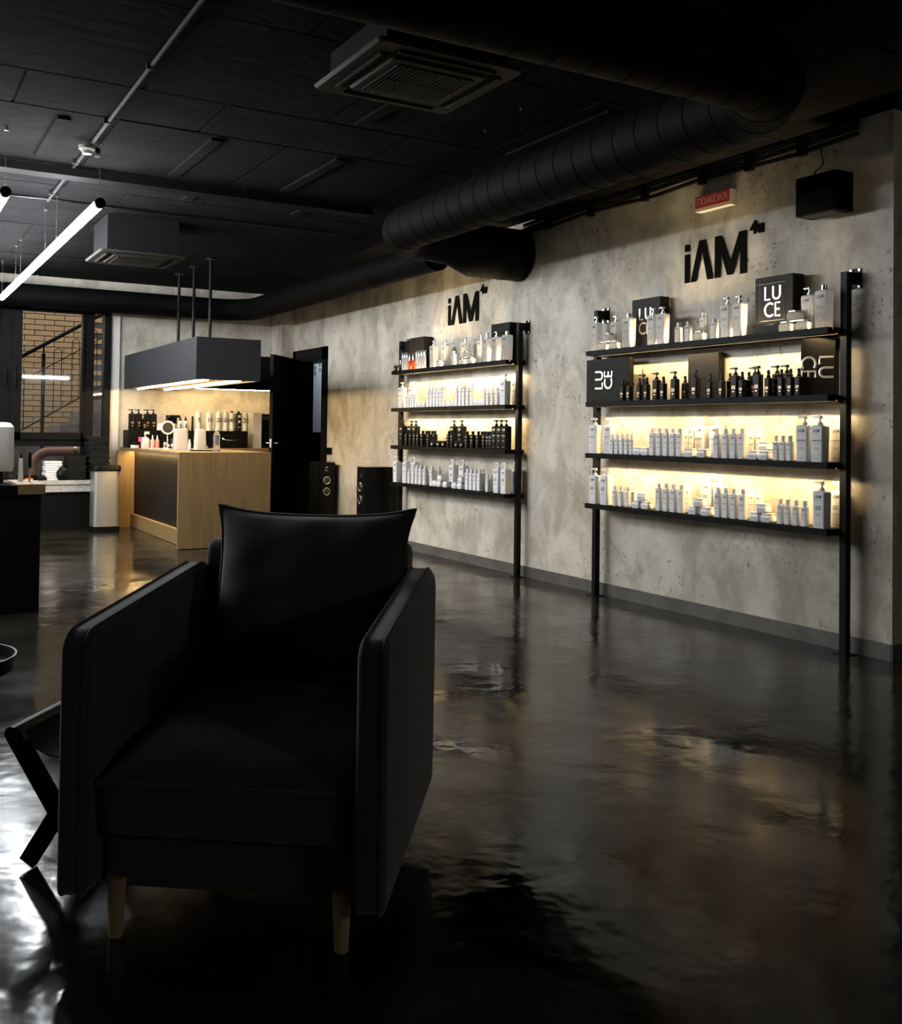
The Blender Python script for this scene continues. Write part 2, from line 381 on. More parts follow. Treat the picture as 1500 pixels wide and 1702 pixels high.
MB().tube([(0, 0, 0), (0, 0, .70)]+[(.16-.16*math.cos(a*PI/12), 0, .70+.16*math.sin(a*PI/12)) for a in range(1, 7)]+[(1.2, 0, .88)], .055, 14).build('pipe', 'pvc_pipe', pp)
MB().cyl((.44, 0, .862), (.47, 0, .863), .064, n=16).build('clamp', 'silver', pp)
MB().cyl((0, 0, .56), (0, 0, .62), .066, n=16).build('socket', 'pvc_pipe', pp)

# ------------------------------------------------------------------ door, side room
dr = bpy.data.objects.new('door_1', None); COL.objects.link(dr); struct(dr, 'black panel door standing open in a wide black frame'); dr.location = (XW, 11.41, 0)
def dbox(name, *b): return MB().box(*b).build(name, 'black_board', dr, (0, 0, 0), smooth=0)
dbox('architrave', -.022, .0, -.54, -.40, 0, 2.14); dbox('architrave', -.022, .0, .44, .535, 0, 2.14); dbox('architrave', -.022, .0, -.54, .535, 1.99, 2.14)
dbox('jamb', 0, .22, -.47, -.40, 0, 2.06); dbox('jamb', 0, .22, .44, .47, 0, 2.06); dbox('jamb', 0, .22, -.47, .47, 1.99, 2.06)
hx, hy = XW-.03, 11.87; fx, fy = 4.05, 11.22
L_ = math.hypot(fx-hx, fy-hy); ang = math.atan2(fy-hy, fx-hx)
leaf = MB().box(0, L_, -.02, .02, .012, 2.04).build('leaf', 'black_board', dr, (hx-XW, hy-11.41, 0), (0, 0, ang), smooth=0)
hd = MB()
for s_ in (-1, 1):
    hd.cyl((L_-.06, s_*.02, 1.0), (L_-.06, s_*.07, 1.0), .011, n=10).cyl((L_-.06, s_*.062, 1.0), (L_-.19, s_*.062, 1.0), .010, n=10).cyl((L_-.06, s_*.02, 1.0), (L_-.06, s_*.028, 1.0), .025, n=14)
hd.build('handle', 'silver', leaf)
box_obj('lock_plate', 'silver', leaf, L_, L_+.002, -.012, .012, .95, 1.05)
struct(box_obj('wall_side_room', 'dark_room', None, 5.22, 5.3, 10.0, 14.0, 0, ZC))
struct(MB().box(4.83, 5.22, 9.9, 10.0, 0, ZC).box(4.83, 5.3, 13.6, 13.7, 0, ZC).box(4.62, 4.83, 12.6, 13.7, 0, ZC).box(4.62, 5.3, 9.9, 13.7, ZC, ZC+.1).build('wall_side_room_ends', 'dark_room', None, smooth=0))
nb = thing('notice_board', 'pale notice board with columns of dark lettering seen through the doorway', 'notice board', (5.215, 12.67, 1.13))
MB().box(-.015, 0, -.36, .32, 0, 1.08).build('board', 'board_white', nb, smooth=0)
for k, (yy, zt, L0) in enumerate(((.17, .95, .45), (.03, 1.03, .26), (-.14, 1.03, .18))):
    w = MB(); z = zt
    while z > zt-L0:
        h_ = random.uniform(.02, .06); w.box(-.0165, -.015, yy-.02, yy+.01+.03*random.random(), z-h_, z); z -= h_+random.uniform(.012, .03)
    w.build('lettering', 'grey_print', nb, smooth=0)
ck = thing('storage_cabinet', 'black cabinet with a teal sticker inside the doorway', 'cabinet', (5.03, 12.6, 0))
MB().box(-.16, .16, -.4, .5, 0, 1.05).build('body', 'black_board', ck, smooth=0)
MB().box(-.162, -.16, .05, .14, .42, .52).build('sticker', 'teal', ck, smooth=0)
sla = bpy.data.lights.new('side_room_lamp', 'AREA'); sla.energy = 20; sla.size = .25; sla.color = (.85, .92, 1)
slo = bpy.data.objects.new('side_room_lamp', sla); COL.objects.link(slo); slo.location = (5.0, 12.2, 2.8)
sw = thing('light_switch', 'black double wall switch beside the door frame', 'switch', (XW, 10.79, .92))
MB().rr([(-.04, .012, .15, .004), (.04, .012, .15, .004)], -.006, 0).build('plate', 'black_plastic', sw)
for q in (-.036, .036): MB().box(-.0165, -.0125, q-.03, q+.03, -.03, .03).build('rocker', 'black_plastic', sw, smooth=0)

# ================================================================== PRODUCT RACKS
SHELF_Z = (1.745, 1.384, 1.022, .667)
def make_rack(y0, y1, which, lit):
    side = 'nearer' if which == 'near' else 'farther'
    rk = thing('display_rack', f'black metal four shelf display rack, the {side} one on the right wall', 'rack', (4.53, (y0+y1)/2, 0), 0, 'display racks on the right wall')
    h = (y1-y0)/2
    for s_ in (-1, 1):
        py = s_*(h+.02)
        MB().box(-.02, .02, py-.02, py+.02, .004, 2.045).build('post', 'black_metal', rk, smooth=0)
        MB().box(-.045, .045, py-.045, py+.045, 0, .005).build('foot_plate', 'black_metal', rk, smooth=0)
        br = MB().box(.02, .076, py-.02, py+.02, 1.985, 2.045).box(.074, .079, py-.035, py+.035, 1.96, 2.07).build('bracket', 'black_metal', rk, smooth=0)
        for a in (-1, 1):
            for b in (-1, 1): MB().cyl((.074, py+a*.027, 2.015+b*.045), (.069, py+a*.027, 2.015+b*.045), .0075, n=10).build('screw', 'silver', br)
    for k, z in enumerate(SHELF_Z):
        t = z-.035; xa, xb = 4.41-4.53, 4.598-4.53
        g0, g1 = 4.475-4.53, 4.491-4.53            # strip groove in the underside
        u0, u1 = 4.447-4.53, 4.456-4.53            # strip groove in the top of the top shelf
        pr = [(xa, t), (g0, t), (g0, t+.009), (g1, t+.009), (g1, t), (xb, t), (xb, z)]
        pr += [(u1, z), (u1, z-.014), (u0, z-.014), (u0, z)] if k == 0 else []
        pr += [(xa, z)]
        sh = MB().prism(pr, 2*h, Matrix(((1, 0, 0, 0), (0, 0, 1, -h), (0, 1, 0, 0), (0, 0, 0, 1)))).build('shelf', 'black_board', rk, smooth=0)
        if k in lit:
            MB().add([(g0+.0005, -h+.02, t+.0086), (g0+.003, -h+.02, t+.0086), (g0+.003, h-.02, t+.0086), (g0+.0005, h-.02, t+.0086)], [(0, 3, 2, 1)]).build('led_strip', 'strip_glow', sh, smooth=0)
        if k == 0:
            MB().add([(u0+.001, -h+.03, z-.013), (u1-.001, -h+.03, z-.013), (u1-.001, h-.03, z-.013), (u0+.001, h-.03, z-.013)], [(0, 1, 2, 3)]).build('led_strip', 'upstrip_glow', sh, smooth=0)
    return rk
make_rack(3.64, 5.73, 'near', (0, 1, 2))
make_rack(6.78, 8.82, 'far', (0, 1))

# ------------------------------------------------------------------ bottle kinds (origin at the base, front towards -X)
def pump(b, z, s=1.0, flip=1):
    b.lathe([(.013*s, z), (.013*s, z+.012*s), (.009*s, z+.014*s), (.009*s, z+.018*s), (.0045*s, z+.018*s), (.0045*s, z+.034*s)], 14)
    b.rr([(z+.032*s, .020*s, .024*s, .007*s), (z+.046*s, .018*s, .022*s, .007*s)], 0, 0, 3)
    b.rr([(z+.036*s, .012*s, .034*s, .004*s), (z+.044*s, .011*s, .034*s, .004*s)], 0, flip*.026*s, 2); return b
def body(d, w, h, r=.008, sh=.006, taper=1.0, foot=.003):
    return MB().rr([(0, d-2*foot, w-2*foot, r), (foot, d*taper, w*taper, r), (h-sh, d, w, r), (h-sh*.35, d-sh*.8, w-sh*.8, r), (h, d-2.4*sh, w-2.4*sh, r)], 0, 0, 3)
def cap(b, h, r, hc): return b.lathe([(r*.8, h-.001), (r*.8, h+.004), (r, h+.004), (r, h+hc-.002), (r*.88, h+hc)], 14)
def line(T, a, b_, y, t): return MB().add([T @ Vector(p) for p in ((a, y, 0), (b_, y, 0), (b_, y+t, 0), (a, y+t, 0))], [(0, 1, 2, 3)])
def prints(d, w, h, txt, big):
    T = Matrix.Translation((-d/2-.0004, 0, 0)) @ WALL_T
    z = lambda f: Matrix.Translation((0, 0, h*f)) @ T
    ps = [text_mb('iAM', w*.36, z(.80), 0.0001, w*.004), text_mb(txt, w*.155 if len(txt) > 6 else w*.2, z(.56), .0001, w*.004)]
    ps += [line(z(.50), -w*.18, w*.18, 0, h*.006), line(z(.755), -w*.16, w*.16, 0, h*.006), line(z(.09), -w*.2, w*.2, 0, h*.008)]
    for q in (.34, .365, .39): ps.append(line(z(q), -w*.22, w*.22, 0, h*.006))
    return join(*ps)
KIND = {}
def kind(code, name, phrase, cat, parts): KIND[code] = (name, phrase, cat, [(n_, b_.mesh(n_, m_)) for n_, b_, m_ in parts])
def jar(d, w, h): return MB().rr([(0, d*.86, w*.86, .006), (h*.2, d, w, .008), (h*.85, d, w, .008), (h, d*.92, w*.92, .008)], 0, 0, 3)
for code, pm, txt in (('WL', 1, 'CLARIFYING'), ('W2', 1, 'BOND\nREPAIR')):
    kind(code, 'pump_bottle', 'large white pump bottle', 'bottle', [('body', body(.062, .078, .198, .007, .007, .93), 'white_plastic'), ('pump', pump(MB(), .197, 1.15), 'white_plastic'), ('label_print', prints(.062, .078, .198, txt, 1), 'grey_print')])
for code, w, d, h, ph in (('WM', .046, .036, .147, 'medium white capped bottle'), ('WS', .038, .03, .108, 'small white capped bottle')):
    kind(code, 'capped_bottle', ph, 'bottle', [('body', body(d, w, h, .006, .004, .97), 'white_plastic'), ('cap', cap(MB(), h, w*.33, .032), 'white_plastic'), ('label_print', prints(d, w, h, 'CLARIFYING', 0), 'grey_print')])
kind('WJ', 'cream_jar', 'white square cream jar', 'jar', [('body', jar(.06, .072, .038), 'white_plastic'), ('lid', MB().rr([(.037, .05, .06, .01), (.040, .052, .062, .01), (.050, .052, .062, .01), (.052, .048, .058, .01)]), 'white_plastic'),
      ('label_print', join(text_mb('CLARIFYING', .008, Matrix.Translation((-.0304, 0, .018)) @ WALL_T, .0001)), 'grey_print')])
def tprint(d, w, h):
    T = Matrix.Translation((-d/2-.0005, 0, 0)) @ WALL_T; z = lambda f: Matrix.Translation((0, 0, h*f)) @ T
    ring = MB().tube([(-d/2-.0005, w*.24*math.cos(a*PI/8), h*.28+w*.24*math.sin(a*PI/8)) for a in range(16)], .0007, 4, True)
    return join(text_mb('iAM', w*.34, z(.80), .0001, w*.004), text_mb('BLONDE', w*.13, z(.54), .0001), line(z(.5), -w*.16, w*.16, 0, h*.006), line(z(.76), -w*.15, w*.15, 0, h*.006), ring)
kind('TL', 'frosted_pump_bottle', 'large frosted pump bottle', 'bottle', [('body', body(.06, .078, .200, .009, .009, .9), 'frosted_clear'), ('pump', pump(MB(), .199, 1.0), 'silver'), ('label_print', tprint(.06, .078, .2), 'grey_print')])
kind('TC', 'frosted_capped_bottle', 'large frosted bottle with a flat cap', 'bottle', [('body', body(.065, .085, .205, .01, .009, .93), 'frosted_clear'), ('cap', cap(MB(), .204, .017, .03), 'silver'), ('label_print', tprint(.065, .085, .2), 'grey_print')])
kind('TS', 'frosted_small_bottle', 'small frosted capped bottle', 'bottle', [('body', body(.036, .045, .100, .006, .004, .97), 'frosted_clear'), ('cap', cap(MB(), .099, .013, .028), 'white_plastic'), ('label_print', tprint(.036, .045, .1), 'grey_print')])
kind('TM', 'frosted_tall_bottle', 'tall slim frosted capped bottle', 'bottle', [('body', body(.036, .045, .150, .006, .004, .97), 'frosted_clear'), ('cap', cap(MB(), .149, .013, .030), 'white_plastic'), ('label_print', tprint(.036, .045, .15), 'grey_print')])
kind('TJ', 'frosted_jar', 'frosted cream jar', 'jar', [('body', jar(.06, .075, .044), 'frosted_clear'), ('lid', MB().rr([(.043, .05, .062, .012), (.046, .053, .065, .012), (.055, .053, .065, .012), (.057, .049, .061, .012)]), 'silver')])
kind('TT', 'hair_serum_tube', 'slim frosted serum tube', 'tube', [('body', MB().lathe([(.012, 0), (.013, .004), (.013, .115), (.011, .12)], 14), 'frosted_clear'), ('cap', MB().lathe([(.0115, .12), (.0115, .168), (.0105, .17)], 14), 'silver')])
kind('OT', 'red_serum_tube', 'red translucent serum tube', 'tube', [('body', MB().lathe([(.015, 0), (.016, .004), (.016, .080), (.013, .086)], 14), 'frosted_red'), ('cap', MB().lathe([(.012, .086), (.012, .150), (.011, .152)], 14), 'silver')])
kind('KA', 'aerosol_can', 'black aerosol can', 'can', [('body', MB().lathe([(.022, 0), (.024, .003), (.024, .160), (.020, .170)], 16), 'black_plastic'), ('cap', MB().lathe([(.020, .170), (.020, .205), (.016, .212)], 16), 'black_plastic'), ('label_print', line(Matrix.Translation((-.0243, 0, .07)) @ WALL_T, -.008, .008, 0, .04), 'pale_print')])
def bprint(d, w, h, two=True):
    T = Matrix.Translation((-d/2-.0005, 0, 0)) @ WALL_T @ Matrix.Rotation(PI/2, 4, 'Z')
    a = text_mb('LU', w*.36, Matrix.Translation((0, w*.04, h*.45)) @ T, .0001, w*.006, 'CENTER'); b_ = text_mb('CE', w*.36, Matrix.Translation((0, -w*.30, h*.45)) @ T, .0001, w*.006, 'CENTER')
    return join(a, b_, line(Matrix.Translation((-d/2-.0005, 0, h*.24)) @ WALL_T, -w*.14, w*.14, 0, h*.05))
def spray(h, s=1): return MB().lathe([(.011*s, h-.001), (.012*s, h+.012*s), (.0075*s, h+.016*s), (.0075*s, h+.020*s)], 12).rr([(h+.018*s, .016*s, .016*s, .005*s), (h+.044*s, .013*s, .013*s, .005*s)], 0, 0, 3).rr([(h+.030*s, .006*s, .008*s, .002*s), (h+.038*s, .006*s, .008*s, .002*s)], -.009*s, 0, 2)
kind('BP', 'black_pump_bottle', 'black square pump bottle', 'bottle', [('body', body(.04, .046, .132, .005, .006), 'black_plastic'), ('pump', pump(MB(), .131, 1.05), 'black_plastic'), ('label_print', bprint(.04, .046, .132), 'gold_print')])
kind('BS', 'black_spray_bottle', 'slim black spray bottle', 'bottle', [('body', body(.034, .036, .108, .005, .007), 'black_plastic'), ('spray_head', spray(.107), 'black_plastic'), ('label_print', bprint(.034, .036, .108), 'gold_print')])
kind('BL', 'black_pump_bottle', 'large black pump bottle', 'bottle', [('body', body(.058, .072, .190, .007, .008), 'black_plastic'), ('pump', pump(MB(), .189, 1.1), 'black_plastic'), ('label_print', prints(.058, .072, .19, 'REPAIR', 1), 'pale_print')])
kind('BG', 'black_pump_bottle', 'large black pump bottle', 'bottle', [('body', body(.058, .072, .190, .007, .008), 'black_plastic'), ('pump', pump(MB(), .189, 1.1), 'black_plastic'), ('label_print', bprint(.058, .05, .19), 'gold_print')])
kind('BM', 'black_capped_bottle', 'small black capped bottle', 'bottle', [('body', body(.036, .042, .116, .005, .005), 'black_plastic'), ('cap', cap(MB(), .115, .013, .03), 'black_plastic'), ('label_print', prints(.036, .042, .116, 'REPAIR', 0), 'pale_print')])
kind('BJ', 'black_jar', 'black cream jar', 'jar', [('body', jar(.055, .06, .04), 'black_plastic'), ('lid', MB().rr([(.039, .046, .05, .012), (.042, .05, .054, .012), (.054, .05, .054, .012), (.056, .046, .05, .012)]), 'black_plastic'), ('label_print', line(Matrix.Translation((-.0279, 0, .018)) @ WALL_T, -.012, .012, 0, .008), 'pale_print')])

# (kind, x, y[, 1 = stacked on the jars below]) for every product on every shelf
STOCK = {
 ('near', 1): 'TL,4.455,5.668 TL,4.517,5.529 TC,4.457,5.319 TL,4.455,5.069 TL,4.455,4.979 TS,4.443,4.817 TS,4.443,4.73 TM,4.505,4.66 TS,4.443,4.505 TS,4.493,4.51 TL,4.455,4.408 TL,4.455,4.31 TL,4.517,3.852 TC,4.457,3.703 TJ,4.455,5.584 TJ,4.455,5.454 TJ,4.455,5.528,1 TJ,4.455,4.634 TJ,4.455,3.955 TJ,4.455,3.836 TJ,4.455,3.897,1',
 ('near', 2): 'BS,4.442,5.356 BS,4.442,5.29 BS,4.442,5.185 BP,4.495,5.209 BS,4.442,5.114 BP,4.445,5.022 BS,4.442,4.953 BP,4.445,4.85 BS,4.492,4.807 BP,4.445,4.665 BS,4.442,4.534 BS,4.442,4.437 BS,4.492,4.42 BP,4.445,4.33 BS,4.442,4.274 BS,4.492,4.269 BP,4.495,4.226 BP,4.445,4.154 BS,4.442,4.075 BP,4.495,4.059 BS,4.442,3.979 BS,4.442,3.914 BS,4.442,3.857 BP,4.495,3.988',
 ('near', 3): 'WL,4.456,5.674 WL,4.506,5.567 WS,4.44,5.462 WS,4.44,5.41 WS,4.44,5.359 WS,4.44,5.308 WS,4.44,5.258 WJ,4.455,5.201 WJ,4.455,5.122 WJ,4.565,5.242 WM,4.443,5.051 WM,4.443,4.986 WM,4.443,4.921 WM,4.443,4.858 WM,4.443,4.796 WM,4.553,4.848 WM,4.553,4.8 WJ,4.455,4.717 WJ,4.455,4.6 WL,4.566,4.732 WL,4.566,4.605 WM,4.443,4.473 WM,4.443,4.4 WM,4.443,4.336 WM,4.443,4.272 WM,4.553,4.295 WM,4.553,4.235 WJ,4.455,4.185 WJ,4.455,4.103 WJ,4.505,4.151,1 WS,4.44,4.011 WS,4.44,3.963 WS,4.44,3.915 WL,4.456,3.826 WL,4.456,3.724 WL,4.566,3.686',
 ('near', 4): 'WL,4.456,5.668 WL,4.456,5.546 WS,4.44,5.429 WS,4.44,5.364 WS,4.44,5.297 WS,4.49,5.291 WJ,4.455,5.207 WJ,4.455,5.115 WJ,4.455,5.158,1 WM,4.443,4.985 WM,4.443,4.917 WM,4.443,4.85 WM,4.443,4.78 WM,4.553,4.832 WJ,4.455,4.673 WJ,4.455,4.564 WJ,4.455,4.628,1 WL,4.566,4.669 WL,4.566,4.564 WM,4.443,4.46 WM,4.443,4.396 WM,4.443,4.331 WM,4.443,4.262 WM,4.553,4.292 WM,4.553,4.24 WJ,4.455,4.167 WJ,4.455,4.081 WJ,4.455,4.116,1 WS,4.44,3.977 WS,4.44,3.927 WS,4.44,3.869 WS,4.44,3.81 WL,4.456,3.71 WL,4.566,3.686',
 ('far', 1): 'KA,4.505,8.772 BJ,4.452,8.782 TT,4.438,8.627 TT,4.438,8.584 TT,4.438,8.54 OT,4.44,8.491 OT,4.44,8.423 TT,4.438,8.349 TT,4.438,8.297 TT,4.438,8.245 TT,4.438,8.194 TL,4.455,8.048 TL,4.517,7.938 TS,4.443,7.663 TL,4.517,7.587 TJ,4.455,7.932 TJ,4.455,7.521 TJ,4.455,7.38 TJ,4.455,7.45,1 TL,4.517,7.323 TL,4.455,7.131 TL,4.455,6.984 TC,4.457,6.83',
 ('far', 2): 'WL,4.456,8.668 WL,4.506,8.55 WS,4.44,8.545 WS,4.44,8.496 WS,4.44,8.446 WS,4.44,8.398 WS,4.44,8.349 WJ,4.455,8.28 WJ,4.455,8.202 WM,4.443,8.11 WM,4.443,8.05 WM,4.443,7.991 WM,4.443,7.933 WM,4.443,7.875 WM,4.443,7.818 WJ,4.455,7.737 WJ,4.455,7.659 WL,4.566,7.772 WM,4.443,7.595 WM,4.443,7.532 WM,4.443,7.473 WM,4.443,7.406 WM,4.443,7.342 WJ,4.455,7.269 WJ,4.455,7.193 WS,4.44,7.136 WS,4.44,7.082 WS,4.44,7.013 WS,4.44,6.941 WL,4.456,6.85 WL,4.566,6.855',
 ('far', 3): 'BL,4.454,8.638 BL,4.514,8.577 BL,4.504,8.47 BM,4.443,8.533 BM,4.443,8.447 BM,4.443,8.368 BM,4.443,8.3 BM,4.443,8.217 BM,4.493,8.238 BM,4.443,8.096 BM,4.493,8.127 BM,4.493,8.078 BJ,4.452,8.018 BJ,4.452,7.91 BJ,4.452,7.815 BM,4.443,7.73 BM,4.443,7.665 BL,4.504,7.746 BL,4.511,7.623 BJ,4.452,7.586 BJ,4.452,7.496 BM,4.443,7.414 BM,4.443,7.323 BM,4.443,7.233 BM,4.493,7.256 BM,4.443,7.133 BM,4.493,7.172 BM,4.443,7.074 BM,4.443,7.03 BM,4.493,7.033 BL,4.454,6.971 BL,4.454,6.897 BL,4.454,6.823',
 ('far', 4): 'WL,4.456,8.758 WL,4.456,8.563 WL,4.506,8.482 WS,4.44,8.47 WM,4.443,8.392 WM,4.443,8.319 WM,4.443,8.246 WM,4.443,8.165 WM,4.443,8.035 WM,4.505,8.017 WJ,4.455,7.974 WJ,4.455,7.895 WJ,4.455,7.78 WJ,4.455,7.619 WJ,4.455,7.523 WJ,4.455,7.876,1 WL,4.518,7.771 WL,4.518,7.596 WJ,4.455,7.514,1 WM,4.443,7.4 WM,4.443,7.337 WM,4.443,7.272 WM,4.443,7.208 WM,4.493,7.246 WS,4.44,7.073 WS,4.49,7.109 WL,4.456,6.937 WL,4.456,6.826 WL,4.566,6.826',
}

SHELF_WORD = {1: 'top', 2: 'second', 3: 'third', 4: 'bottom'}
JAR_H = {'WJ': .052, 'TJ': .057}
def put(code, name, label, cat, loc, group, rz=0):
    t = thing(name, label, cat, loc, rz, group)
    for n_, me in KIND[code][3]:
        o = link(n_, me, t)
        if n_ == 'label_print': o['kind'] = 'stuff'      # tiny print, too small to pick apart
    return t
for (rack, s_), txt in STOCK.items():
    items = []
    for w in txt.split():
        q = w.split(','); items.append((q[0], float(q[1]), float(q[2]), len(q) > 3))
    items.sort(key=lambda i: -i[2]+i[1]*.5)
    seen = {}
    for code, x, y, up in items:
        c2 = 'W2' if (code == 'WL' and s_ == 4) else code
        name, phrase, cat, parts = KIND[c2]; key = (phrase, up); i = seen.get(key, 0); seen[key] = i+1
        z = SHELF_Z[s_-1]+(JAR_H.get(code, 0) if up else 0)
        ph = ('stacked ' if up else '')+phrase; side = 'nearer' if rack == 'near' else 'farther'
        put(c2, name, f'{ordinal(i)} {ph} from the left, {SHELF_WORD[s_]} shelf of {side} rack', cat, (x, y, z), f'{ph}s on the {SHELF_WORD[s_]} shelf of the {side} rack')

# ------------------------------------------------------------------ black gift boxes
def luce_lines(sz):
    """the four letters as round-ended strokes in a unit plane, two rows"""
    def arc(cx, cy, r, a0, a1, n_=14): return [(cx+r*math.cos(a0+(a1-a0)*k/n_), cy+r*math.sin(a0+(a1-a0)*k/n_)) for k in range(n_+1)]
    L1 = [[(0, 1), (0, 0), (.5, 0)]]
    U = [[(0, 1), (0, .36)]+arc(.34, .34, .34, PI, 2*PI)[1:]+[(.68, 1)]]
    Cc = [arc(.48, .5, .5, PI*.28, PI*1.72)]
    E_ = [[(.46, 1), (0, 1), (0, 0), (.46, 0)], [(0, .5), (.42, .5)]]
    out = []
    for strokes, ox, oy in ((L1, 0, 1.3), (U, .78, 1.3), (Cc, 0, 0), (E_, 1.02, 0)):
        for s_ in strokes: out.append([((ox+a-.7)*sz, (oy+b-1.1)*sz) for a, b in s_])
    return out
def gift_box(label, x0, x1, y0, y1, z0, z1, text=None, rot=0, frame=True, off=(0, 0), rz=0):
    t = thing('gift_box', label, 'box', ((x0+x1)/2, (y0+y1)/2, z0), rz, 'black gift boxes on the racks')
    d, w, h = x1-x0, y1-y0, z1-z0
    MB().rr([(0, d, w, .002), (h, d, w, .002)], 0, 0, 1).build('carton', 'black_card', t)
    if text:
        T = Matrix.Translation((-d/2-.001, off[0], h*.5+off[1])) @ WALL_T @ Matrix.Rotation(rot, 4, 'Z')
        b = MB()
        for p in luce_lines(text): b.tube([T @ Vector((a, c, 0)) for a, c in p], text*.085, 8)
        b.v = [(-d/2-.0008+(v_[0]+d/2+.001)*.12, v_[1], v_[2]) for v_ in b.v]
        b.build('lettering', 'foil_print', t)
        if frame:
            fw, fh, bar_ = text*1.25, text*2.0, MB()
            for p in ([(-fw, -fh*.72), (-fw, fh*.85)], [(-fw*1.3, fh*.72), (fw, fh*.72)], [(-fw, -fh*.72), (fw, -fh*.72)], [(fw, -fh*.72), (fw, fh*.72)]):
                bar_.tube([T @ Vector((a, c, 0)) for a, c in p], .0009, 4)
            bar_.build('line_ornament', 'line_print', t)
            if rot == 0: MB().tube([T @ Vector((-text*.8, -text*1.75, 0)), T @ Vector((text*.1, -text*1.75, 0))], .0025, 4).build('tagline', 'foil_print', t)
    return t
gift_box('upright black lettered gift box behind pump bottles, top shelf of nearer rack', 4.512, 4.592, 5.07, 5.355, 1.745, 2.075, .075, 0, False, (.01, .01))
gift_box('large upright black lettered gift box beside the stacked jars, top shelf of nearer rack', 4.49, 4.585, 3.945, 4.225, 1.745, 2.08, .075, 0, True, (.01, .02))
gift_box('black gift box lying sideways at the left end, second shelf of nearer rack', 4.462, 4.508, 5.325, 5.79, 1.384, 1.685, .08, PI/2, True, (.035, .0))
gift_box('plain black gift box behind the spray bottles in the middle, second shelf of nearer rack', 4.545, 4.597, 4.57, 4.84, 1.384, 1.675)
gift_box('black gift box turned on end beside the post, second shelf of nearer rack', 4.502, 4.562, 3.697, 3.887, 1.384, 1.70, .075, -PI/2, False, (.005, .0), math.radians(21))
gift_box('narrow plain black carton at the left end, top shelf of farther rack', 4.545, 4.597, 8.66, 8.812, 1.745, 2.035)
gift_box('plain black gift box behind the serum tubes, top shelf of farther rack', 4.50, 4.595, 8.33, 8.615, 1.745, 2.055)
gift_box('plain black gift box behind the frosted bottle beside the post, top shelf of farther rack', 4.492, 4.597, 6.85, 7.13, 1.745, 2.06)

# ------------------------------------------------------------------ wall logos, sign, loudspeaker
def wall_logo(label, y, z, s=1.0):
    t = thing('wall_logo', label, 'logo', (XW-.0065, y, z), 0, 'raised black wall logos')
    T = WALL_T; h = .262*s
    def P(name, poly, hh=.006): return MB().prism([(a*s, b*s) for a, b in poly], hh, T).build(name, 'logo_black', t, smooth=0)
    P('letter_stem', [(0, 0), (.042, 0), (.042, .185), (0, .185)]); P('letter_dot', [(0, .205), (.042, .205), (.042, .25), (0, .25)])
    P('letter_a', [(.055, 0), (.102, 0), (.158, .19), (.205, 0), (.255, 0), (.182, .26), (.132, .26)])
    P('letter_m', [(.270, 0), (.318, 0), (.318, .165), (.378, .005), (.424, .005), (.484, .165), (.484, 0), (.532, 0), (.532, .262), (.476, .262), (.401, .085), (.326, .262), (.270, .262)])
    tb = text_mb('4u', .105*s, T @ Matrix.Translation((.565*s, .232*s, .003)), .003, .0045*s, 'LEFT')
    tb.build('superscript', 'logo_black', t, smooth=0); return t
wall_logo('raised black company logo on the wall above the nearer rack', 4.935, 2.150)
wall_logo('raised black company logo on the wall above the farther rack', 8.05, 2.137)
fs = thing('fire_sign', 'small red lightbox sign with Cyrillic lettering high on the right wall', 'sign', (XW-.05, 4.65, 2.585))
MB().box(0, .05, -.15, .15, 0, .098).build('housing', 'sign_white', fs, smooth=0)
MB().box(-.004, 0, -.147, .147, .02, .095).build('face', 'red_sign', fs, smooth=0)
text_mb('ПОЖЕЖА', .062, Matrix.Translation((-.0045, 0, .036)) @ WALL_T, .0003, .0006, 'CENTER', .92).build('lettering', 'sign_letter', fs, smooth=0)
ws = thing('wall_speaker', 'black box loudspeaker mounted high on the right wall near the corner', 'speaker', (XW, 3.73, 2.37))
MB().rr([(0, .15, .27, .02), (.005, .155, .275, .02), (.205, .155, .275, .02), (.21, .15, .27, .02)], -.125, 0, 4).build('cabinet', 'logo_black', ws)
MB().box(-.03, 0, -.04, .04, .06, .22).build('bracket', 'black_metal', ws, smooth=0)
MB().box(-.19, -.06, -.1, .1, -.004, 0).build('grille', 'black_metal', ws, smooth=0)
MB().tube([(-.1, .09, .215), (-.08, .10, .26), (-.03, .085, .31), (-.02, .11, .40), (-.01, .12, .51)], .004, 6).build('cable', 'black_plastic', ws)
MB().cyl((-.125, -.139, .16), (-.125, -.142, .16), .004, n=8).build('screw', 'silver', ws)

# ================================================================== RECEPTION COUNTER
ct = thing('reception_counter', 'oak reception counter with recessed black front panels', 'counter', (2.57, 9.65, 0))
cb = lambda name, m, *b: MB().box(*b).build(name, m, ct, smooth=0)
cb('end_panel', 'oak_upright', 0, .92, 0, .04, .006, .93)
cb('foot_bar', 'black_void', .03, .9, .006, .034, 0, .006)
cb('end_panel', 'oak_upright', -.06, .14, 2.48, 2.52, 0, .895)
tp = cb('worktop', 'oak_long', 0, .92, .04, 2.62, .895, .93)
cb('worktop', 'oak_long', .92, 1.82, 2.02, 2.62, .895, .93)
cb('plinth', 'oak_long', .10, .14, .04, 2.48, .004, .155)
for k in range(3):
    a = .04+k*.813; cb('front_panel', 'black_front', .145, .165, a+.003, a+.810, .155, .895)
cb('counter_body', 'black_board', .165, .90, .045, 2.6, 0, .89)
cb('back_cabinet', 'black_board', .92, 1.80, 2.06, 2.62, 0, .89)
MB().add([(.10, .06, .8945), (.112, .06, .8945), (.112, 2.46, .8945), (.10, 2.46, .8945)], [(0, 3, 2, 1)]).build('led_strip', 'worktop_glow', tp, smooth=0)

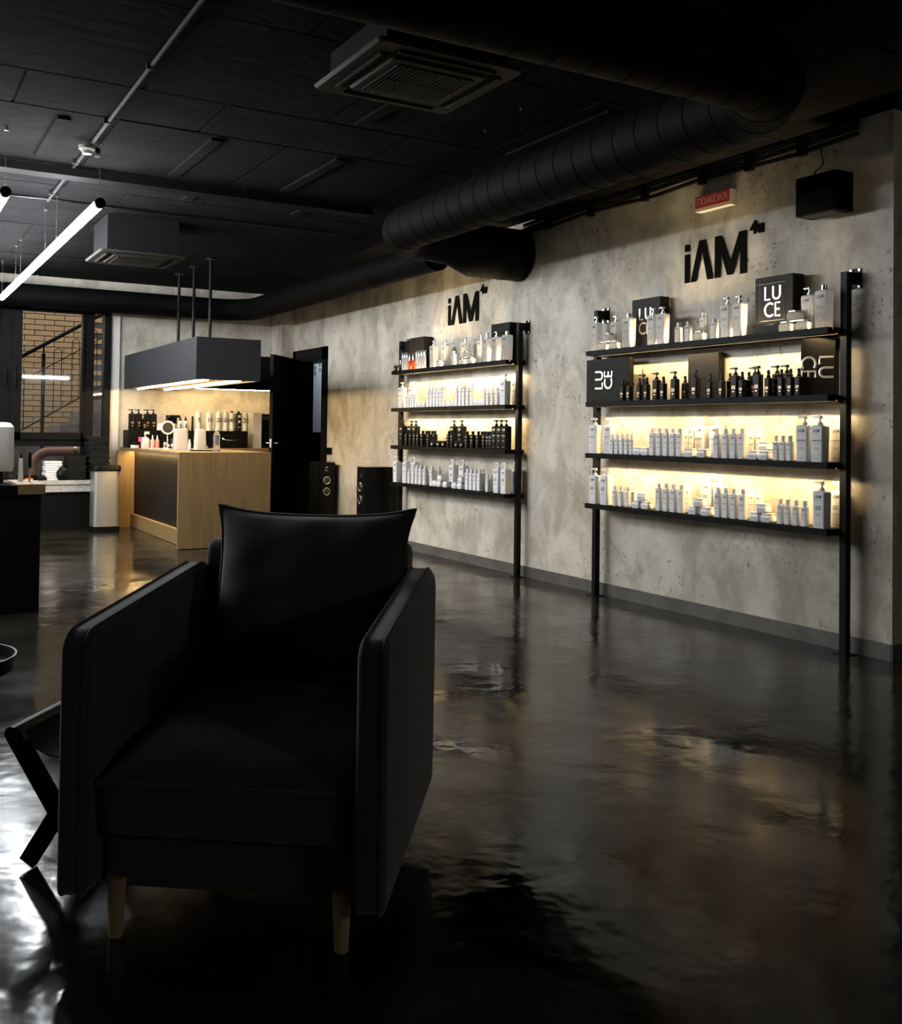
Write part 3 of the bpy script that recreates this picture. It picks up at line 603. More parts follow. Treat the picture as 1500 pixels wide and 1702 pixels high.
# ------------------------------------------------------------------ canopy hung on pipes
cn = thing('ceiling_canopy', 'dark grey box canopy hanging on black pipes over the reception counter', 'canopy', (2.87, 10.6, 1.61))
w2, l2 = .305, 1.50
for nm, b in (('side_panel', (-w2, -w2+.02, -l2, l2, 0, .39)), ('side_panel', (w2-.02, w2, -l2, l2, 0, .39)), ('end_panel', (-w2+.02, w2-.02, -l2, -l2+.02, 0, .39)), ('end_panel', (-w2+.02, w2-.02, l2-.02, l2, 0, .39)), ('top_panel', (-w2+.02, w2-.02, -l2+.02, l2-.02, .37, .39))):
    MB().box(*b).build(nm, 'graphite_board', cn, smooth=0)
bp_ = MB().box(-w2+.02, w2-.02, -l2+.02, l2-.02, .012, .022).build('underside', 'oak_long', cn, smooth=0)
for x in (-.16, .15): MB().box(x-.006, x+.006, -l2+.12, l2-.06, -.004, .012).build('led_strip', 'counter_glow', bp_, smooth=0)
for y in (-.6, 0, .6):
    pi_ = MB().cyl((.08, y, .39), (.08, y, ZC-1.61), .017, n=12).build('pipe', 'black_metal', cn)
    MB().cyl((.08, y, ZC-1.61-.012), (.08, y, ZC-1.61), .05, n=16).build('flange', 'black_metal', pi_)
    for a in range(4): MB().cyl((.08+.036*math.cos(a*PI/2), y+.036*math.sin(a*PI/2), ZC-1.61-.017), (.08+.036*math.cos(a*PI/2), y+.036*math.sin(a*PI/2), ZC-1.61-.012), .006, n=8).build('screw', 'silver', pi_)
oc = thing('wall_cabinet', 'black overhead cabinet with a light strip on the back wall', 'cabinet', (3.8, YB, 1.645))
MB().box(-.64, .64, -.30, 0, 0, .42).build('body', 'black_board', oc, smooth=0)
MB().box(-.63, .63, -.285, -.277, -.006, 0).build('led_strip', 'counter_glow', oc, smooth=0)

# ------------------------------------------------------------------ drawer units and the things standing on the counter
ZT = .93
du = thing('drawer_unit', 'long low black drawer unit with a curved silver handle at the back of the counter', 'drawer unit', (3.42, 11.98, ZT))
MB().box(-.50, .56, -.15, .15, 0, .205).build('body', 'black_board', du, smooth=0)
for a, b in ((-.49, .06), (.07, .55)):
    d_ = MB().box(a, b, -.165, -.15, .012, .15).build('drawer', 'black_plastic', du, smooth=0)
    if a > 0: MB().tube([(a+.17, -.165, .115), (a+.19, -.185, .10), (a+.27, -.188, .094), (a+.35, -.185, .10), (a+.37, -.165, .115)], .006, 8).build('handle', 'silver', d_)
    MB().box(a, b, -.166, -.15, .154, .160).build('trim_line', 'grey_conduit', du, smooth=0)
db = thing('storage_box', 'black storage box under the black pump bottles at the left of the counter', 'box', (2.74, 12.0, ZT))
MB().box(-.165, .165, -.15, .15, 0, .205).build('body', 'black_board', db, smooth=0)
MB().box(-.13, .14, -.158, -.15, .01, .15).build('drawer', 'black_plastic', db, smooth=0)
for k, x in enumerate((2.625, 2.70, 2.80, 2.868)):
    put('BG', 'black_pump_bottle', f'{ordinal(k)} black pump bottle from the left on the storage box by the pilaster', 'bottle', (x, 11.93, ZT+.205), 'black pump bottles on the reception storage box', PI/2)
put('BP', 'black_pump_bottle', 'short black bottle standing among the pump bottles on the reception storage box', 'bottle', (2.752, 11.868, ZT+.205), None, PI/2)
# numbered developer bottles
def dev(x, num, capm, col='white_warm', ink='grey_print', label=None):
    t = thing('developer_bottle', label or 'tall white developer bottle numbered '+{'5': 'five', '10': 'ten', '20': 'twenty', '30': 'thirty', '40': 'forty', '25': 'twenty-five', '': ''}[num]+' on the black drawer unit', 'bottle', (x, 11.93, ZT+.205), 0, 'developer bottles on the drawer unit')
    MB().lathe([(.034, 0), (.037, .004), (.037, .205), (.030, .218), (.016, .222)], 20).build('body', col, t)
    MB().lathe([(.015, .222), (.015, .240), (.012, .243)], 14).build('cap', capm, t)
    if num:
        text_mb(num, .072, Matrix.Translation((.0, -.0378, .105)) @ FRONT_T, .0006, .0016).build('number', ink, t)
    else:
        for b_ in ((-.016, .016, -.0375, -.036, .165, .195), (-.01, .01, -.0375, -.036, .10, .13), (-.012, .012, -.0375, -.036, .045, .052)): MB().box(*b_).build('label_print', 'pale_print', t, smooth=0)
for x, nm, cm in ((3.40, '5', 'white_warm'), (3.53, '10', 'white_warm'), (3.645, '20', 'white_warm'), (3.73, '30', 'white_warm'), (3.81, '40', 'black_plastic'), (3.975, '25', 'white_warm')): dev(x, nm, cm)
dev(3.893, '', 'black_plastic', 'black_plastic', label='black developer bottle between the white numbered ones on the drawer unit')
for k, x in enumerate((3.18, 3.245)):
    t = thing('applicator_bottle', f'{ordinal(k)} white applicator bottle with a black pointed tip on the drawer unit', 'bottle', (x, 11.92, ZT+.205), 0, 'applicator bottles')
    MB().lathe([(.022, 0), (.025, .004), (.025, .10), (.016, .115)], 16).build('body', 'white_warm', t)
    MB().lathe([(.016, .115), (.015, .13), (.004, .165)], 12).build('tip', 'black_plastic', t)
    MB().box(-.012, .012, -.0265, -.025, .03, .08).build('label_print', 'grey_print', t, smooth=0)
for k, (x, h) in enumerate(((3.02, .165), (3.32, .17))):
    tag(MB().lathe([(.012, 0), (.013, .003), (.013, h-.004), (.011, h)], 12).build('slim_black_canister', 'black_plastic', None, (x, 11.9, ZT+.205)), f'slim black canister standing {"right" if k else "left"} of the applicator bottles', 'canister')
cf = thing('coffee_machine', 'small black coffee machine on the drawer unit behind the white dispenser', 'coffee machine', (3.10, 11.97, ZT+.205))
MB().box(-.055, .055, .0, .09, 0, .18).box(-.055, .07, -.08, .09, .15, .18).box(-.055, .07, -.08, .09, 0, .03).build('body', 'black_plastic', cf, smooth=0)
MB().lathe([(.02, .03), (.028, .07), (.026, .075)], 14, (.02, -.04, 0)).build('cup', 'silver', cf)
for k, (x, sc_) in enumerate(((2.985, .05), (2.93, .04))):
    tw = MB().rr([(0, sc_*2, sc_*1.6, .012), (.03, sc_*2.1, sc_*1.7, .014), (.06, sc_*1.9, sc_*1.5, .014), (.072, sc_*1.5, sc_*1.1, .014)], 0, 0, 3)
for x, w_, lab in ((2.945, .075, 'folded white cloth beside the round mirror on the drawer unit'),):
    tag(MB().rr([(0, w_, .10, .015), (.012, w_*1.05, .11, .02), (.035, w_, .10, .02), (.05, w_*.8, .08, .02)]).build('folded_cloth', 'white_towel', None, (x, 11.92, ZT+.205)), lab, 'cloth')
tissue = tag(MB().rr([(0, .14, .10, .02), (.03, .16, .12, .03), (.06, .12, .10, .03), (.085, .05, .05, .02)]).build('tissue_bundle', 'white_towel', None, (2.99, 12.05, ZT+.205)), 'crumpled white tissue bundle behind the round mirror', 'tissue')
mr = thing('round_mirror', 'round tabletop mirror with a white ring on the reception counter', 'mirror', (2.80, 11.0, ZT))
MB().lathe([(.045, 0), (.045, .006), (.008, .012), (.006, .016)], 18).build('base', 'white_warm', mr)
MB().cyl((0, 0, .012), (0, 0, .175), .006, n=10).build('stem', 'white_warm', mr)
MB().tube([(.066*math.cos(a*PI/16), -.01, .235+.066*math.sin(a*PI/16)) for a in range(32)], .0105, 10, True).build('ring', 'white_warm', mr)
MB().cyl((0, -.012, .235), (0, -.004, .235), .062, n=32).build('glass', 'mirror', mr)
for k, (x, y, w_, lab) in enumerate(((2.885, 10.78, .155, 'wide white towel dispenser on the reception counter beside the mirror'), (3.0, 10.45, .118, 'narrow white towel dispenser on the reception counter beside the water bottle'))):
    t = thing('towel_dispenser', lab, 'dispenser', (x, y, ZT))
    MB().rr([(0, w_, .11, .02), (.22, w_*.86, .10, .02), (.228, w_*.80, .09, .02)], 0, 0, 4).build('housing', 'white_matte', t)
    MB().rr([(.0, .03, .05, .01), (.05, .03, .05, .01)], w_*.5+.006, 0, 2).build('spout', 'white_matte', t)
wbt = thing('water_bottle', 'clear plastic water bottle standing on the near end of the counter', 'bottle', (3.045, 10.02, ZT))
MB().lathe([(.028, 0), (.036, .006), (.036, .05), (.031, .085), (.035, .12), (.035, .165), (.02, .20), (.013, .205), (.013, .215)], 18).build('body', 'bottle_pet', wbt)
MB().lathe([(.016, .212), (.016, .23), (.014, .232)], 14).build('cap', 'white_warm', wbt)
tag(MB().rr([(0, .30, .10, .01), (.012, .30, .10, .01)]).build('counter_tray', 'black_plastic', None, (2.985, 10.22, ZT)), 'flat black tray on the counter in front of the narrow dispenser', 'tray')
tag(MB().rr([(0, .14, .05, .004), (.004, .14, .05, .004)]).build('green_notepad', 'green', None, (3.03, 10.24, ZT+.012)), 'thin green notepad on the flat black tray', 'notepad')
sb_ = thing('small_white_bottle', 'small white bottle between the two towel dispensers', 'bottle', (2.865, 10.36, ZT))
MB().lathe([(.014, 0), (.016, .004), (.016, .075), (.009, .09), (.009, .115), (.006, .118)], 14).build('body', 'white_warm', sb_)
t = thing('spray_bottle', 'white trigger spray bottle beside the pink bottles on the counter', 'bottle', (2.71, 11.62, ZT))
MB().rr([(0, .085, .05, .015), (.005, .09, .055, .018), (.10, .088, .055, .018), (.125, .05, .04, .015)], 0, 0, 4).build('body', 'white_warm', t)
MB().cyl((0, 0, .125), (-.005, 0, .165), .010, n=10).build('neck', 'salmon', t)
MB().rr([(.16, .06, .02, .006), (.19, .05, .02, .006)], .015, 0, 2).build('trigger_head', 'white_warm', t)
for k, (x, m_, lab) in enumerate(((2.785, 'salmon', 'salmon coloured nozzle bottle beside the white spray bottle'), (2.838, 'pink', 'bright pink nozzle bottle beside the salmon one'))):
    t = thing('nozzle_bottle', lab, 'bottle', (x, 11.6, ZT))
    MB().lathe([(.020, 0), (.024, .004), (.024, .085), (.012, .10)], 16).build('body', m_, t)
    MB().lathe([(.011, .10), (.009, .115), (.004, .15)], 12).build('nozzle', 'white_warm', t)
t = thing('pink_sprayer', 'small magenta trigger sprayer on the counter beside the white tub', 'bottle', (2.70, 11.78, ZT))
MB().rr([(0, .03, .03, .01), (.06, .03, .03, .01), (.07, .02, .02, .008)], .01, 0, 3).build('body', 'magenta', t)
MB().box(-.03, .035, -.012, .012, .07, .125).build('head', 'magenta', t, smooth=0)
t = thing('cream_tub', 'white tub with a black lid at the left end of the counter', 'tub', (2.635, 11.80, ZT))
MB().lathe([(.045, 0), (.048, .004), (.048, .035)], 20).build('body', 'white_warm', t); MB().lathe([(.05, .035), (.05, .06), (.046, .063)], 20).build('lid', 'black_plastic', t)
for k, (x, m_, h, lab) in enumerate(((2.90, 'white_warm', .085, 'small white jar with dark bands beside the pink bottle'), (2.935, 'black_plastic', .10, 'small black bottle with a white label on the counter'), (2.975, 'mirror', .11, 'small dark glass bottle beside the wide dispenser'))):
    t = thing('small_bottle', lab, 'bottle', (x, 11.5, ZT))
    MB().lathe([(.015, 0), (.016, .003), (.016, h*.75), (.008, h*.85)], 14).build('body', m_, t); MB().lathe([(.008, h*.85), (.008, h), (.006, h+.002)], 12).build('cap', 'silver' if k else 'black_plastic', t)
    MB().box(-.011, .011, -.0172, -.016, h*.2, h*.5).build('label_print', 'grey_print' if k == 0 else 'pale_print', t, smooth=0)
tag(MB().rr([(0, .22, .16, .005), (.006, .22, .16, .005)]).build('paper_sheets', 'white_warm', None, (2.80, 11.35, ZT)), 'white papers lying on the counter in front of the pink bottles', 'papers')
ap = thing('tall_appliance', 'tall white and black appliance at the right end of the back worktop', 'appliance', (4.16, 12.05, ZT))
MB().box(-.09, .02, -.14, .14, 0, .43).build('white_housing', 'white_warm', ap, smooth=0)
MB().box(.02, .20, -.12, .14, 0, .42).build('black_housing', 'black_plastic', ap, smooth=0)
MB().box(.03, .19, -.125, -.12, .345, .40).build('control_panel', 'silver', ap, smooth=0)

# ------------------------------------------------------------------ window sill clutter, waste bin
bn = thing('waste_bin', 'steel waste bin with black lid and base beside the counter', 'bin', (2.30, 11.74, 0))
MB().rr([(0, .30, .27, .05), (.06, .30, .27, .05)], 0, 0, 5).build('base', 'black_plastic', bn)
MB().rr([(.06, .285, .255, .05), (.675, .285, .255, .05)], 0, 0, 5).build('body', 'steel_bin', bn)
MB().rr([(.675, .31, .28, .05), (.70, .315, .285, .055), (.735, .30, .27, .055), (.74, .27, .24, .05)], 0, 0, 5).build('lid', 'black_plastic', bn)
def towel(m_, w_, d_, h_): return MB().rr([(0, d_*.96, w_, h_*.4), (h_*.25, d_, w_*1.02, h_*.5), (h_*.75, d_, w_*1.02, h_*.5), (h_, d_*.96, w_, h_*.4)], 0, 0, 3).mesh('folded_towel', m_)
tb1 = towel('black_towel', .22, .25, .0285); tb2 = towel('black_towel', .2, .25, .027); tw1 = towel('white_towel', .18, .2, .026)
for k in range(17):
    o = link('folded_towel', tb1, None, (2.30+random.uniform(-.012, .012)-.002*k, 12.11+random.uniform(-.006, .006), .56+k*.029), (0, 0, PI/2+random.uniform(-.05, .05)))
    tag(o, f'{ordinal(16-k)} black folded towel from the top, tall stack behind the waste bin', 'towel', 'black towels in the tall stack behind the bin')
for k in range(10):
    o = link('folded_towel', tb2, None, (2.04+random.uniform(-.01, .01), 12.11, .56+k*.0275), (0, 0, PI/2+random.uniform(-.06, .06)))
    tag(o, f'{ordinal(9-k)} black folded towel from the top, low stack on the window sill', 'towel', 'black towels in the low stack on the sill')
for k in range(8):
    o = link('folded_towel', tw1, None, (1.80+random.uniform(-.008, .008), 12.12, .56+k*.0265), (0, 0, PI/2+random.uniform(-.06, .06)))
    tag(o, f'{ordinal(7-k)} white folded towel from the top, white stack on the window sill', 'towel', 'white towels stacked on the sill')
def crumple(name, label, cat, m_, x, y, z, sx, sy, sz, seed):
    rnd = random.Random(seed); bm = bmesh.new(); bmesh.ops.create_icosphere(bm, subdivisions=3, radius=1)
    for v in bm.verts:
        f_ = 1+.22*math.sin(v.co.x*5+seed)*math.cos(v.co.y*6)+rnd.uniform(-.07, .07); v.co = Vector((v.co.x*sx*f_, v.co.y*sy*f_, max(v.co.z*f_, -.75)*sz+.75*sz))
    me = bpy.data.meshes.new(name); bm.to_mesh(me); bm.free(); me.materials.append(MATS[m_])
    return tag(link(name, me, None, (x, y, z)), label, cat)
crumple('crumpled_bag', 'crumpled dark plastic bag in front of the towels on the sill', 'bag', 'black_plastic', 1.90, 12.015-.0, .56, .075, .04, .085, 3)
crumple('crumpled_cloth', 'small crumpled black cloth on the sill beside the bag', 'cloth', 'black_towel', 1.68, 12.03, .56, .05, .04, .03, 8)
tag(MB().lathe([(.04, 0), (.045, .005), (.045, .02), (.035, .026)], 20).build('orange_lid', 'orange', None, (1.545, 12.04, .56)), 'flat round orange lid on the window sill', 'lid')
tag(MB().rr([(0, .22, .10, .01), (.05, .22, .10, .01), (.055, .2, .09, .01)]).build('dark_case', 'black_plastic', None, (1.53, 12.14, .56)), 'low black case on the sill behind the orange lid', 'case')

# ------------------------------------------------------------------ black work station at the left edge
wsn = thing('work_station', 'black cabinet with a wooden top at the left edge', 'cabinet', (.50, 7.05, 0))
MB().box(-.42, .44, -.29, .29, .0, .735).build('body', 'black_board', wsn, smooth=0)
MB().box(.305, .465, -.30, .31, .737, .80).build('wooden_top', 'oak_long', wsn, smooth=0)
MB().box(-.42, .303, -.30, .31, .737, .795).build('black_top', 'black_board', wsn, smooth=0)
ho = thing('steamer_hood', 'pale grey hood dryer standing on black supports at the left edge', 'appliance', (.68, 7.12, .795))
MB().rr([(.075, .24, .26, .04), (.10, .26, .28, .05), (.36, .255, .27, .05), (.385, .22, .23, .05), (.39, .17, .18, .04)], 0, 0, 5).build('hood', 'white_warm', ho)
for x, y in ((-.07, -.09), (.05, -.09), (-.07, .09), (.05, .09)):
    MB().cyl((x, y, 0), (x, y, .078), .022, n=12).build('support', 'black_plastic', ho)
sw_ = thing('white_tool', 'white slim hair tool standing beside the pale hood', 'hair tool', (.87, 7.18, .80))
MB().rr([(0, .03, .05, .01), (.15, .02, .04, .008)], 0, 0, 3).build('body', 'white_warm', sw_); MB().rr([(.15, .016, .03, .006), (.18, .01, .02, .004)], 0, 0, 3).build('tip', 'black_plastic', sw_)
br_ = thing('round_brush', 'thin wooden handled brush standing upright by the white tool', 'brush', (.915, 7.1, .80))
MB().cyl((0, 0, 0), (0, 0, .09), .006, n=10).build('handle', 'pale_wood', br_); MB().cyl((0, 0, .09), (0, 0, .19), .012, .010, n=12).build('bristles', 'black_plastic', br_)

# ------------------------------------------------------------------ floor loudspeakers
def floor_speaker(label, x, y, w_, d_, h_, rz):
    t = thing('floor_speaker', label, 'speaker', (x, y, 0), rz, 'floor loudspeakers')
    MB().rr([(.02, w_, d_, .01), (h_, w_, d_, .01)], 0, 0, 2).build('cabinet', 'black_plastic', t)
    MB().rr([(0, w_*1.1, d_*1.05, .01), (.02, w_*1.1, d_*1.05, .01)], 0, 0, 2).build('plinth', 'black_plastic', t)
    for z in (h_-.20, h_-.325):
        c = MB().tube([(.040*math.cos(a*PI/12), -d_/2-.004, z+.040*math.sin(a*PI/12)) for a in range(24)], .006, 8, True).build('driver_ring', 'silver', t)
        MB().lathe([(.001, -.0), (.038, .0), (.030, .008), (.012, .010), (.010, .004), (.001, .003)], 20).build('cone', 'mirror', c, (0, -d_/2-.002, z), (PI/2, 0, 0))
    MB().lathe([(.001, 0), (.022, 0), (.018, .004), (.001, .006)], 16).build('tweeter', 'mirror', t, (0, -d_/2-.001, h_-.09), (PI/2, 0, 0))
    MB().box(-.012, .012, -d_/2-.003, -d_/2, h_-.06, h_-.05).build('badge', 'silver', t, smooth=0)
floor_speaker('black floor loudspeaker standing right in front of the door frame', 4.44, 10.60, .21, .27, .80, 0)
floor_speaker('black floor loudspeaker against the wall between the door and the farther rack', 4.40, 9.12, .19, .33, .80, -PI/2)

# ================================================================== CEILING EQUIPMENT
def spiral_duct(name, label, path, r, seam, caps=False):
    t = thing(name, label, 'duct', path[0])
    o0 = Vector(path[0]); P = [Vector(p)-o0 for p in path]
    MB().tube(P, r, 28).build('duct_body', 'black_duct', t)
    rmax = r if not isinstance(r, (list, tuple)) else max(r)
    ring = MB().tube([(math.cos(a*PI/16), math.sin(a*PI/16), 0) for a in range(32)], .02, 6, True).mesh('seam', 'black_duct')
    acc = 0
    for i in range(len(P)-1):
        d = P[i+1]-P[i]; L = d.length; s_ = seam-acc
        rr_ = r if not isinstance(r, (list, tuple)) else r[i]
        while s_ < L:
            p = P[i]+d*(s_/L); o = link('seam', ring, t, p); o.rotation_mode = 'QUATERNION'; o.rotation_quaternion = d.to_track_quat('Z', 'Y'); o.scale = (rr_*.998,)*3; s_ += seam
        acc = (acc+L) % seam
    return t
def bend(c, r, a0, a1, z, n_=8): return [(c[0]+r*math.cos(a0+(a1-a0)*k/n_), c[1]+r*math.sin(a0+(a1-a0)*k/n_), z) for k in range(n_+1)]
spiral_duct('spiral_duct', 'large black spiral duct crossing the ceiling and ending in the right wall', [(-3.0, 2.95, 2.66), (3.05, 2.95, 2.66)]+bend((3.05, 3.30), .35, -PI/2, 0, 2.66)[1:]+[(3.40, 6.55, 2.66)]+bend((3.72, 6.55), .32, PI, PI/2, 2.655)[1:]+[(3.95, 6.87, 2.64), (4.0, 6.87, 2.62), (4.12, 6.87, 2.612), (XW-.006, 6.87, 2.612)], [.165]*21+[.21, .21], .17)
spiral_duct('round_duct', 'slim black round duct along the top of the right wall turning onto the back wall', [(4.0, 7.2, 2.61), (4.0, 11.6, 2.61)]+bend((3.6, 11.6), .40, 0, PI/2, 2.61)[1:]+[(-2.9, 12.0, 2.61)], .132, 1.1)
gr = thing('air_grille', 'black slotted air grille on the duct under the ceiling at the back', 'grille', (3.1, 11.865, 2.60))
MB().box(-.18, .18, -.006, .0, -.055, .055).build('frame', 'black_duct', gr, smooth=0)
for k in range(4):
    for j in range(9): MB().box(-.165+j*.037, -.165+j*.037+.024, -.009, -.006, -.045+k*.024, -.045+k*.024+.009).build('slat', 'grey_conduit', gr, smooth=0)

def cassette(label, x, y, z, s_):
    t = thing('ceiling_cassette', label, 'air conditioner', (x, y, z), 0, 'ceiling cassette air conditioners')
    h = s_/2; bd = h*.82
    MB().box(-bd, bd, -bd, bd, .035, ZC-z).build('body', 'cassette_body', t, smooth=0)
    # flat frame with four outlet slots
    a, b, c = h, h*.80, h*.66
    fr = MB().rr([(.02, 2*a-.02, 2*a-.02, .03), (.036, 2*a, 2*a, .03)], 0, 0, 3).build('panel', 'cassette_panel', t)
    for k in range(4):
        T = Matrix.Rotation(k*PI/2, 4, 'Z'); v = MB().box(-c, c, -b-.012, -b+.045, .016, .021); v.v = [tuple(T @ Vector(p)) for p in v.v]; v.build('outlet', 'black_void', t, smooth=0)
        f_ = MB().box(-c, c, -b-.008, -b+.006, .008, .015); f_.v = [tuple(T @ Vector(p)) for p in f_.v]; f_.build('flap', 'cassette_panel', t, smooth=0)
    g = MB().rr([(.006, 2*c-.02, 2*c-.02, .03), (.02, 2*c, 2*c, .03)], 0, 0, 3).build('grille_frame', 'cassette_panel', t)
    MB().box(-c*.80, c*.80, -c*.78, c*.78, .003, .006).build('grille_recess', 'black_void', t, smooth=0)
    nsl = 19
    for k in range(nsl):
        xx = -c*.78+k*(c*1.56)/(nsl-1); MB().box(xx-.004, xx+.004, -c*.76, c*.76, -.001, .004).build('slat', 'cassette_panel', t, smooth=0)
    MB().box(-c*.8, c*.8, -.004, .004, -.002, .003).build('grille_bar', 'cassette_panel', t, smooth=0)
    return t
cassette('black ceiling cassette air conditioner nearest the camera below the big duct', 2.08, 3.95, 2.70, .71)
cassette('black ceiling cassette air conditioner behind the light tubes near the window', 1.91, 8.66, 2.55, .70)
for k, (x, y) in enumerate(((2.40, 3.98), (2.36, 3.62))):
    t = thing('hanging_wire', f'{["left", "right"][k]} short wire with a bulb holder hanging by the nearest cassette', 'wire', (x+.06, y, 2.56), 0, 'hanging wires')
    MB().cyl((0, 0, .02), (0, 0, ZC-2.56), .0025, n=6).build('wire', 'black_plastic', t); MB().lathe([(.002, 0), (.007, .008), (.005, .022)], 8).build('socket', 'silver', t)

cd = thing('ceiling_conduit', 'thin grey conduit running along the ceiling above the light tubes', 'conduit', (1.11, 3.2, ZC))
MB().cyl((0, 0, -.012), (.02, 4.9, -.012), .011, n=10).build('pipe', 'grey_conduit', cd)
for y in (.6, 1.6, 2.6, 3.6, 4.6): MB().box(-.016, .02, y, y+.02, -.026, 0).build('clip', 'grey_conduit', cd, smooth=0)
sd = thing('smoke_detector', 'small pale smoke detector on the ceiling conduit', 'smoke detector', (1.10, 6.34, ZC-.026))
MB().lathe([(.002, -.05), (.028, -.048), (.034, -.03), (.048, -.02), (.05, 0), (.002, 0)], 20).build('head', 'detector', sd); MB().cyl((.045, 0, -.03), (.075, 0, -.03), .03, n=14).build('junction_box', 'grey_conduit', sd)
ctr = thing('cable_tray', 'black cable tray full of cables crossing the ceiling', 'cable tray', (.9, 7.02, ZC-.07))
MB().box(-3.8, 2.4, -.07, -.065, 0, .05).box(-3.8, 2.4, .065, .07, 0, .05).box(-3.8, 2.4, -.07, .07, -.003, 0).build('channel', 'black_duct', ctr, smooth=0)
for k in range(5): MB().tube([(-3.8+j*.5, -.05+k*.025+.006*math.sin(j*1.7+k), .012) for j in range(13)], .009, 6).build('cable', 'black_plastic', ctr)
for x in (-2.4, -.6, .4, 1.4, 2.3): MB().box(x-.01, x+.01, -.075, .075, .0, .072).build('hanger', 'black_duct', ctr, smooth=0)
cl2 = thing('ceiling_cable', 'thin black cable bundle on the ceiling between the tray and the far cassette', 'cable', (.9, 8.05, ZC))
MB().tube([(-3.5, 0, -.012), (-1.2, .02, -.012), (.2, -.02, -.012), (1.3, .02, -.012), (2.6, 0, -.012)], .010, 6).build('cable', 'black_plastic', cl2)
for k, (yy, xx0) in enumerate(((0, 0),)):
    rc = thing('wall_cable_run', 'black cables and clips along the top of the right wall', 'cables', (XW, 3.6, ZC-.07))
    for j in range(3): MB().tube([(-.02, .0+i_*.4, .05-j*.035+.012*math.sin(i_*2.1+j)) for i_ in range(9)], .013, 6).build('cable', 'black_plastic', rc)
    for y in (.35, .75, 1.15, 1.7, 2.3, 2.85): MB().box(-.035, 0, y, y+.05, -.045, .06).build('clip', 'black_plastic', rc, smooth=0)

# ------------------------------------------------------------------ pendant tube lamps
def tube_lamp(label, x, y, ln, z, rz, wires):
    t = thing('tube_lamp', label, 'lamp', (x, y, z), rz, 'pendant tube lamps')
    MB().cyl((0, .035, 0), (0, ln-.035, 0), .029, n=20).build('diffuser', 'tube_glow', t)
    for a, b in ((0, .035), (ln-.035, ln)): MB().cyl((0, a, 0), (0, b, 0), .031, n=20).build('end_cap', 'black_plastic', t)
    for wy_ in wires: MB().cyl((0, wy_, .03), (0, wy_, ZC-z-.02), .0014, n=5).cyl((0, wy_, ZC-z-.02), (0, wy_, ZC-z), .012, n=10).build('wire', 'silver', t)
tube_lamp('long white pendant tube lamp running toward the window, nearest the armchair', 1.165, 6.24, 5.2, 2.50, 0, (.04, 1.65, 2.2, 3.7, 4.05, 5.16))
tube_lamp('white pendant tube lamp cut off by the left picture edge', .645, 6.24, 5.2, 2.50, 0, (.04, 1.65, 2.2, 3.7, 4.05, 5.16))
tube_lamp('white pendant tube lamp over the middle of the salon, outside the picture', -.55, 5.6, 5.2, 2.50, 0, (.04, 2.2, 3.7, 5.16))
tube_lamp('white pendant tube lamp over the far left of the salon, outside the picture', -1.9, 5.2, 5.2, 2.50, 0, (.04, 2.2, 3.7, 5.16))
tube_lamp('white pendant tube lamp at the rear of the salon mirrored in the window', 4.75, -4.7, 1.25, 2.50, PI/2, (.04, 1.2))

# ================================================================== ARMCHAIR
ch = thing('armchair', 'black velvet armchair with slab arms, loose back cushion and pale wooden legs', 'armchair', (.716, 2.225, 0), math.radians(-36.0))
for (x, y) in ((-.262, .012), (.262, .012), (-.262, .70), (.262, .70)):
    MB().lathe([(.0145, 0), (.016, .002), (.0225, .135)], 16, (x, y, 0)).build('leg', 'pale_wood', ch)
def rounded(pts, n_=5):
    """polygon with a radius per corner (x, y, r)"""
    out = []; m = len(pts)
    for i in range(m):
        p = Vector(pts[i][:2]); a = (Vector(pts[i-1][:2])-p); b = (Vector(pts[(i+1) % m][:2])-p); r = pts[i][2]; a.normalize(); b.normalize()
        half = a.angle(b)/2; d = min(r/math.tan(half), 10); c = p+(a+b).normalized()*(r/math.sin(half)); s0 = p+a*d-c; s1 = p+b*d-c
        for k in range(n_+1):
            v = s0.lerp(s1, k/n_).normalized()*r; out.append((c+v)[:])
    return out
arm_prof = rounded([(-.065, .115, .02), (.78, .125, .03), (.805, .73, .06), (.68, .765, .05), (-.065, .70, .05)])
MB().rr([(.115, .60, .74, .02), (.24, .60, .74, .02)], 0, .385, 3).build('base', 'velvet', ch)
for s_ in (-1, 1):
    x0 = .302 if s_ > 0 else -.372
    T = Matrix(((0, 0, 1, x0), (1, 0, 0, 0), (0, 1, 0, 0), (0, 0, 0, 1)))
    ar = MB().slab(arm_prof, .07, .016, T).build('arm', 'velvet', ch, smooth=50)
    for zz in (.012, .058):
        MB().tube([T @ Vector((a, b, zz)) for a, b in arm_prof], .0042, 6, True).build('piping', 'velvet_piping', ar)
bkT = Matrix(((0, 0, 0, 0), (0, 0, 0, 0), (0, 0, 0, 0), (0, 0, 0, 1)))
back_prof = rounded([(.60, .13, .02), (.77, .13, .02), (.80, .82, .05), (.68, .845, .05)])
MB().slab(back_prof, .604, .02, Matrix(((0, 0, 1, -.302), (1, 0, 0, 0), (0, 1, 0, 0), (0, 0, 0, 1)))).build('backrest', 'velvet', ch, smooth=50)
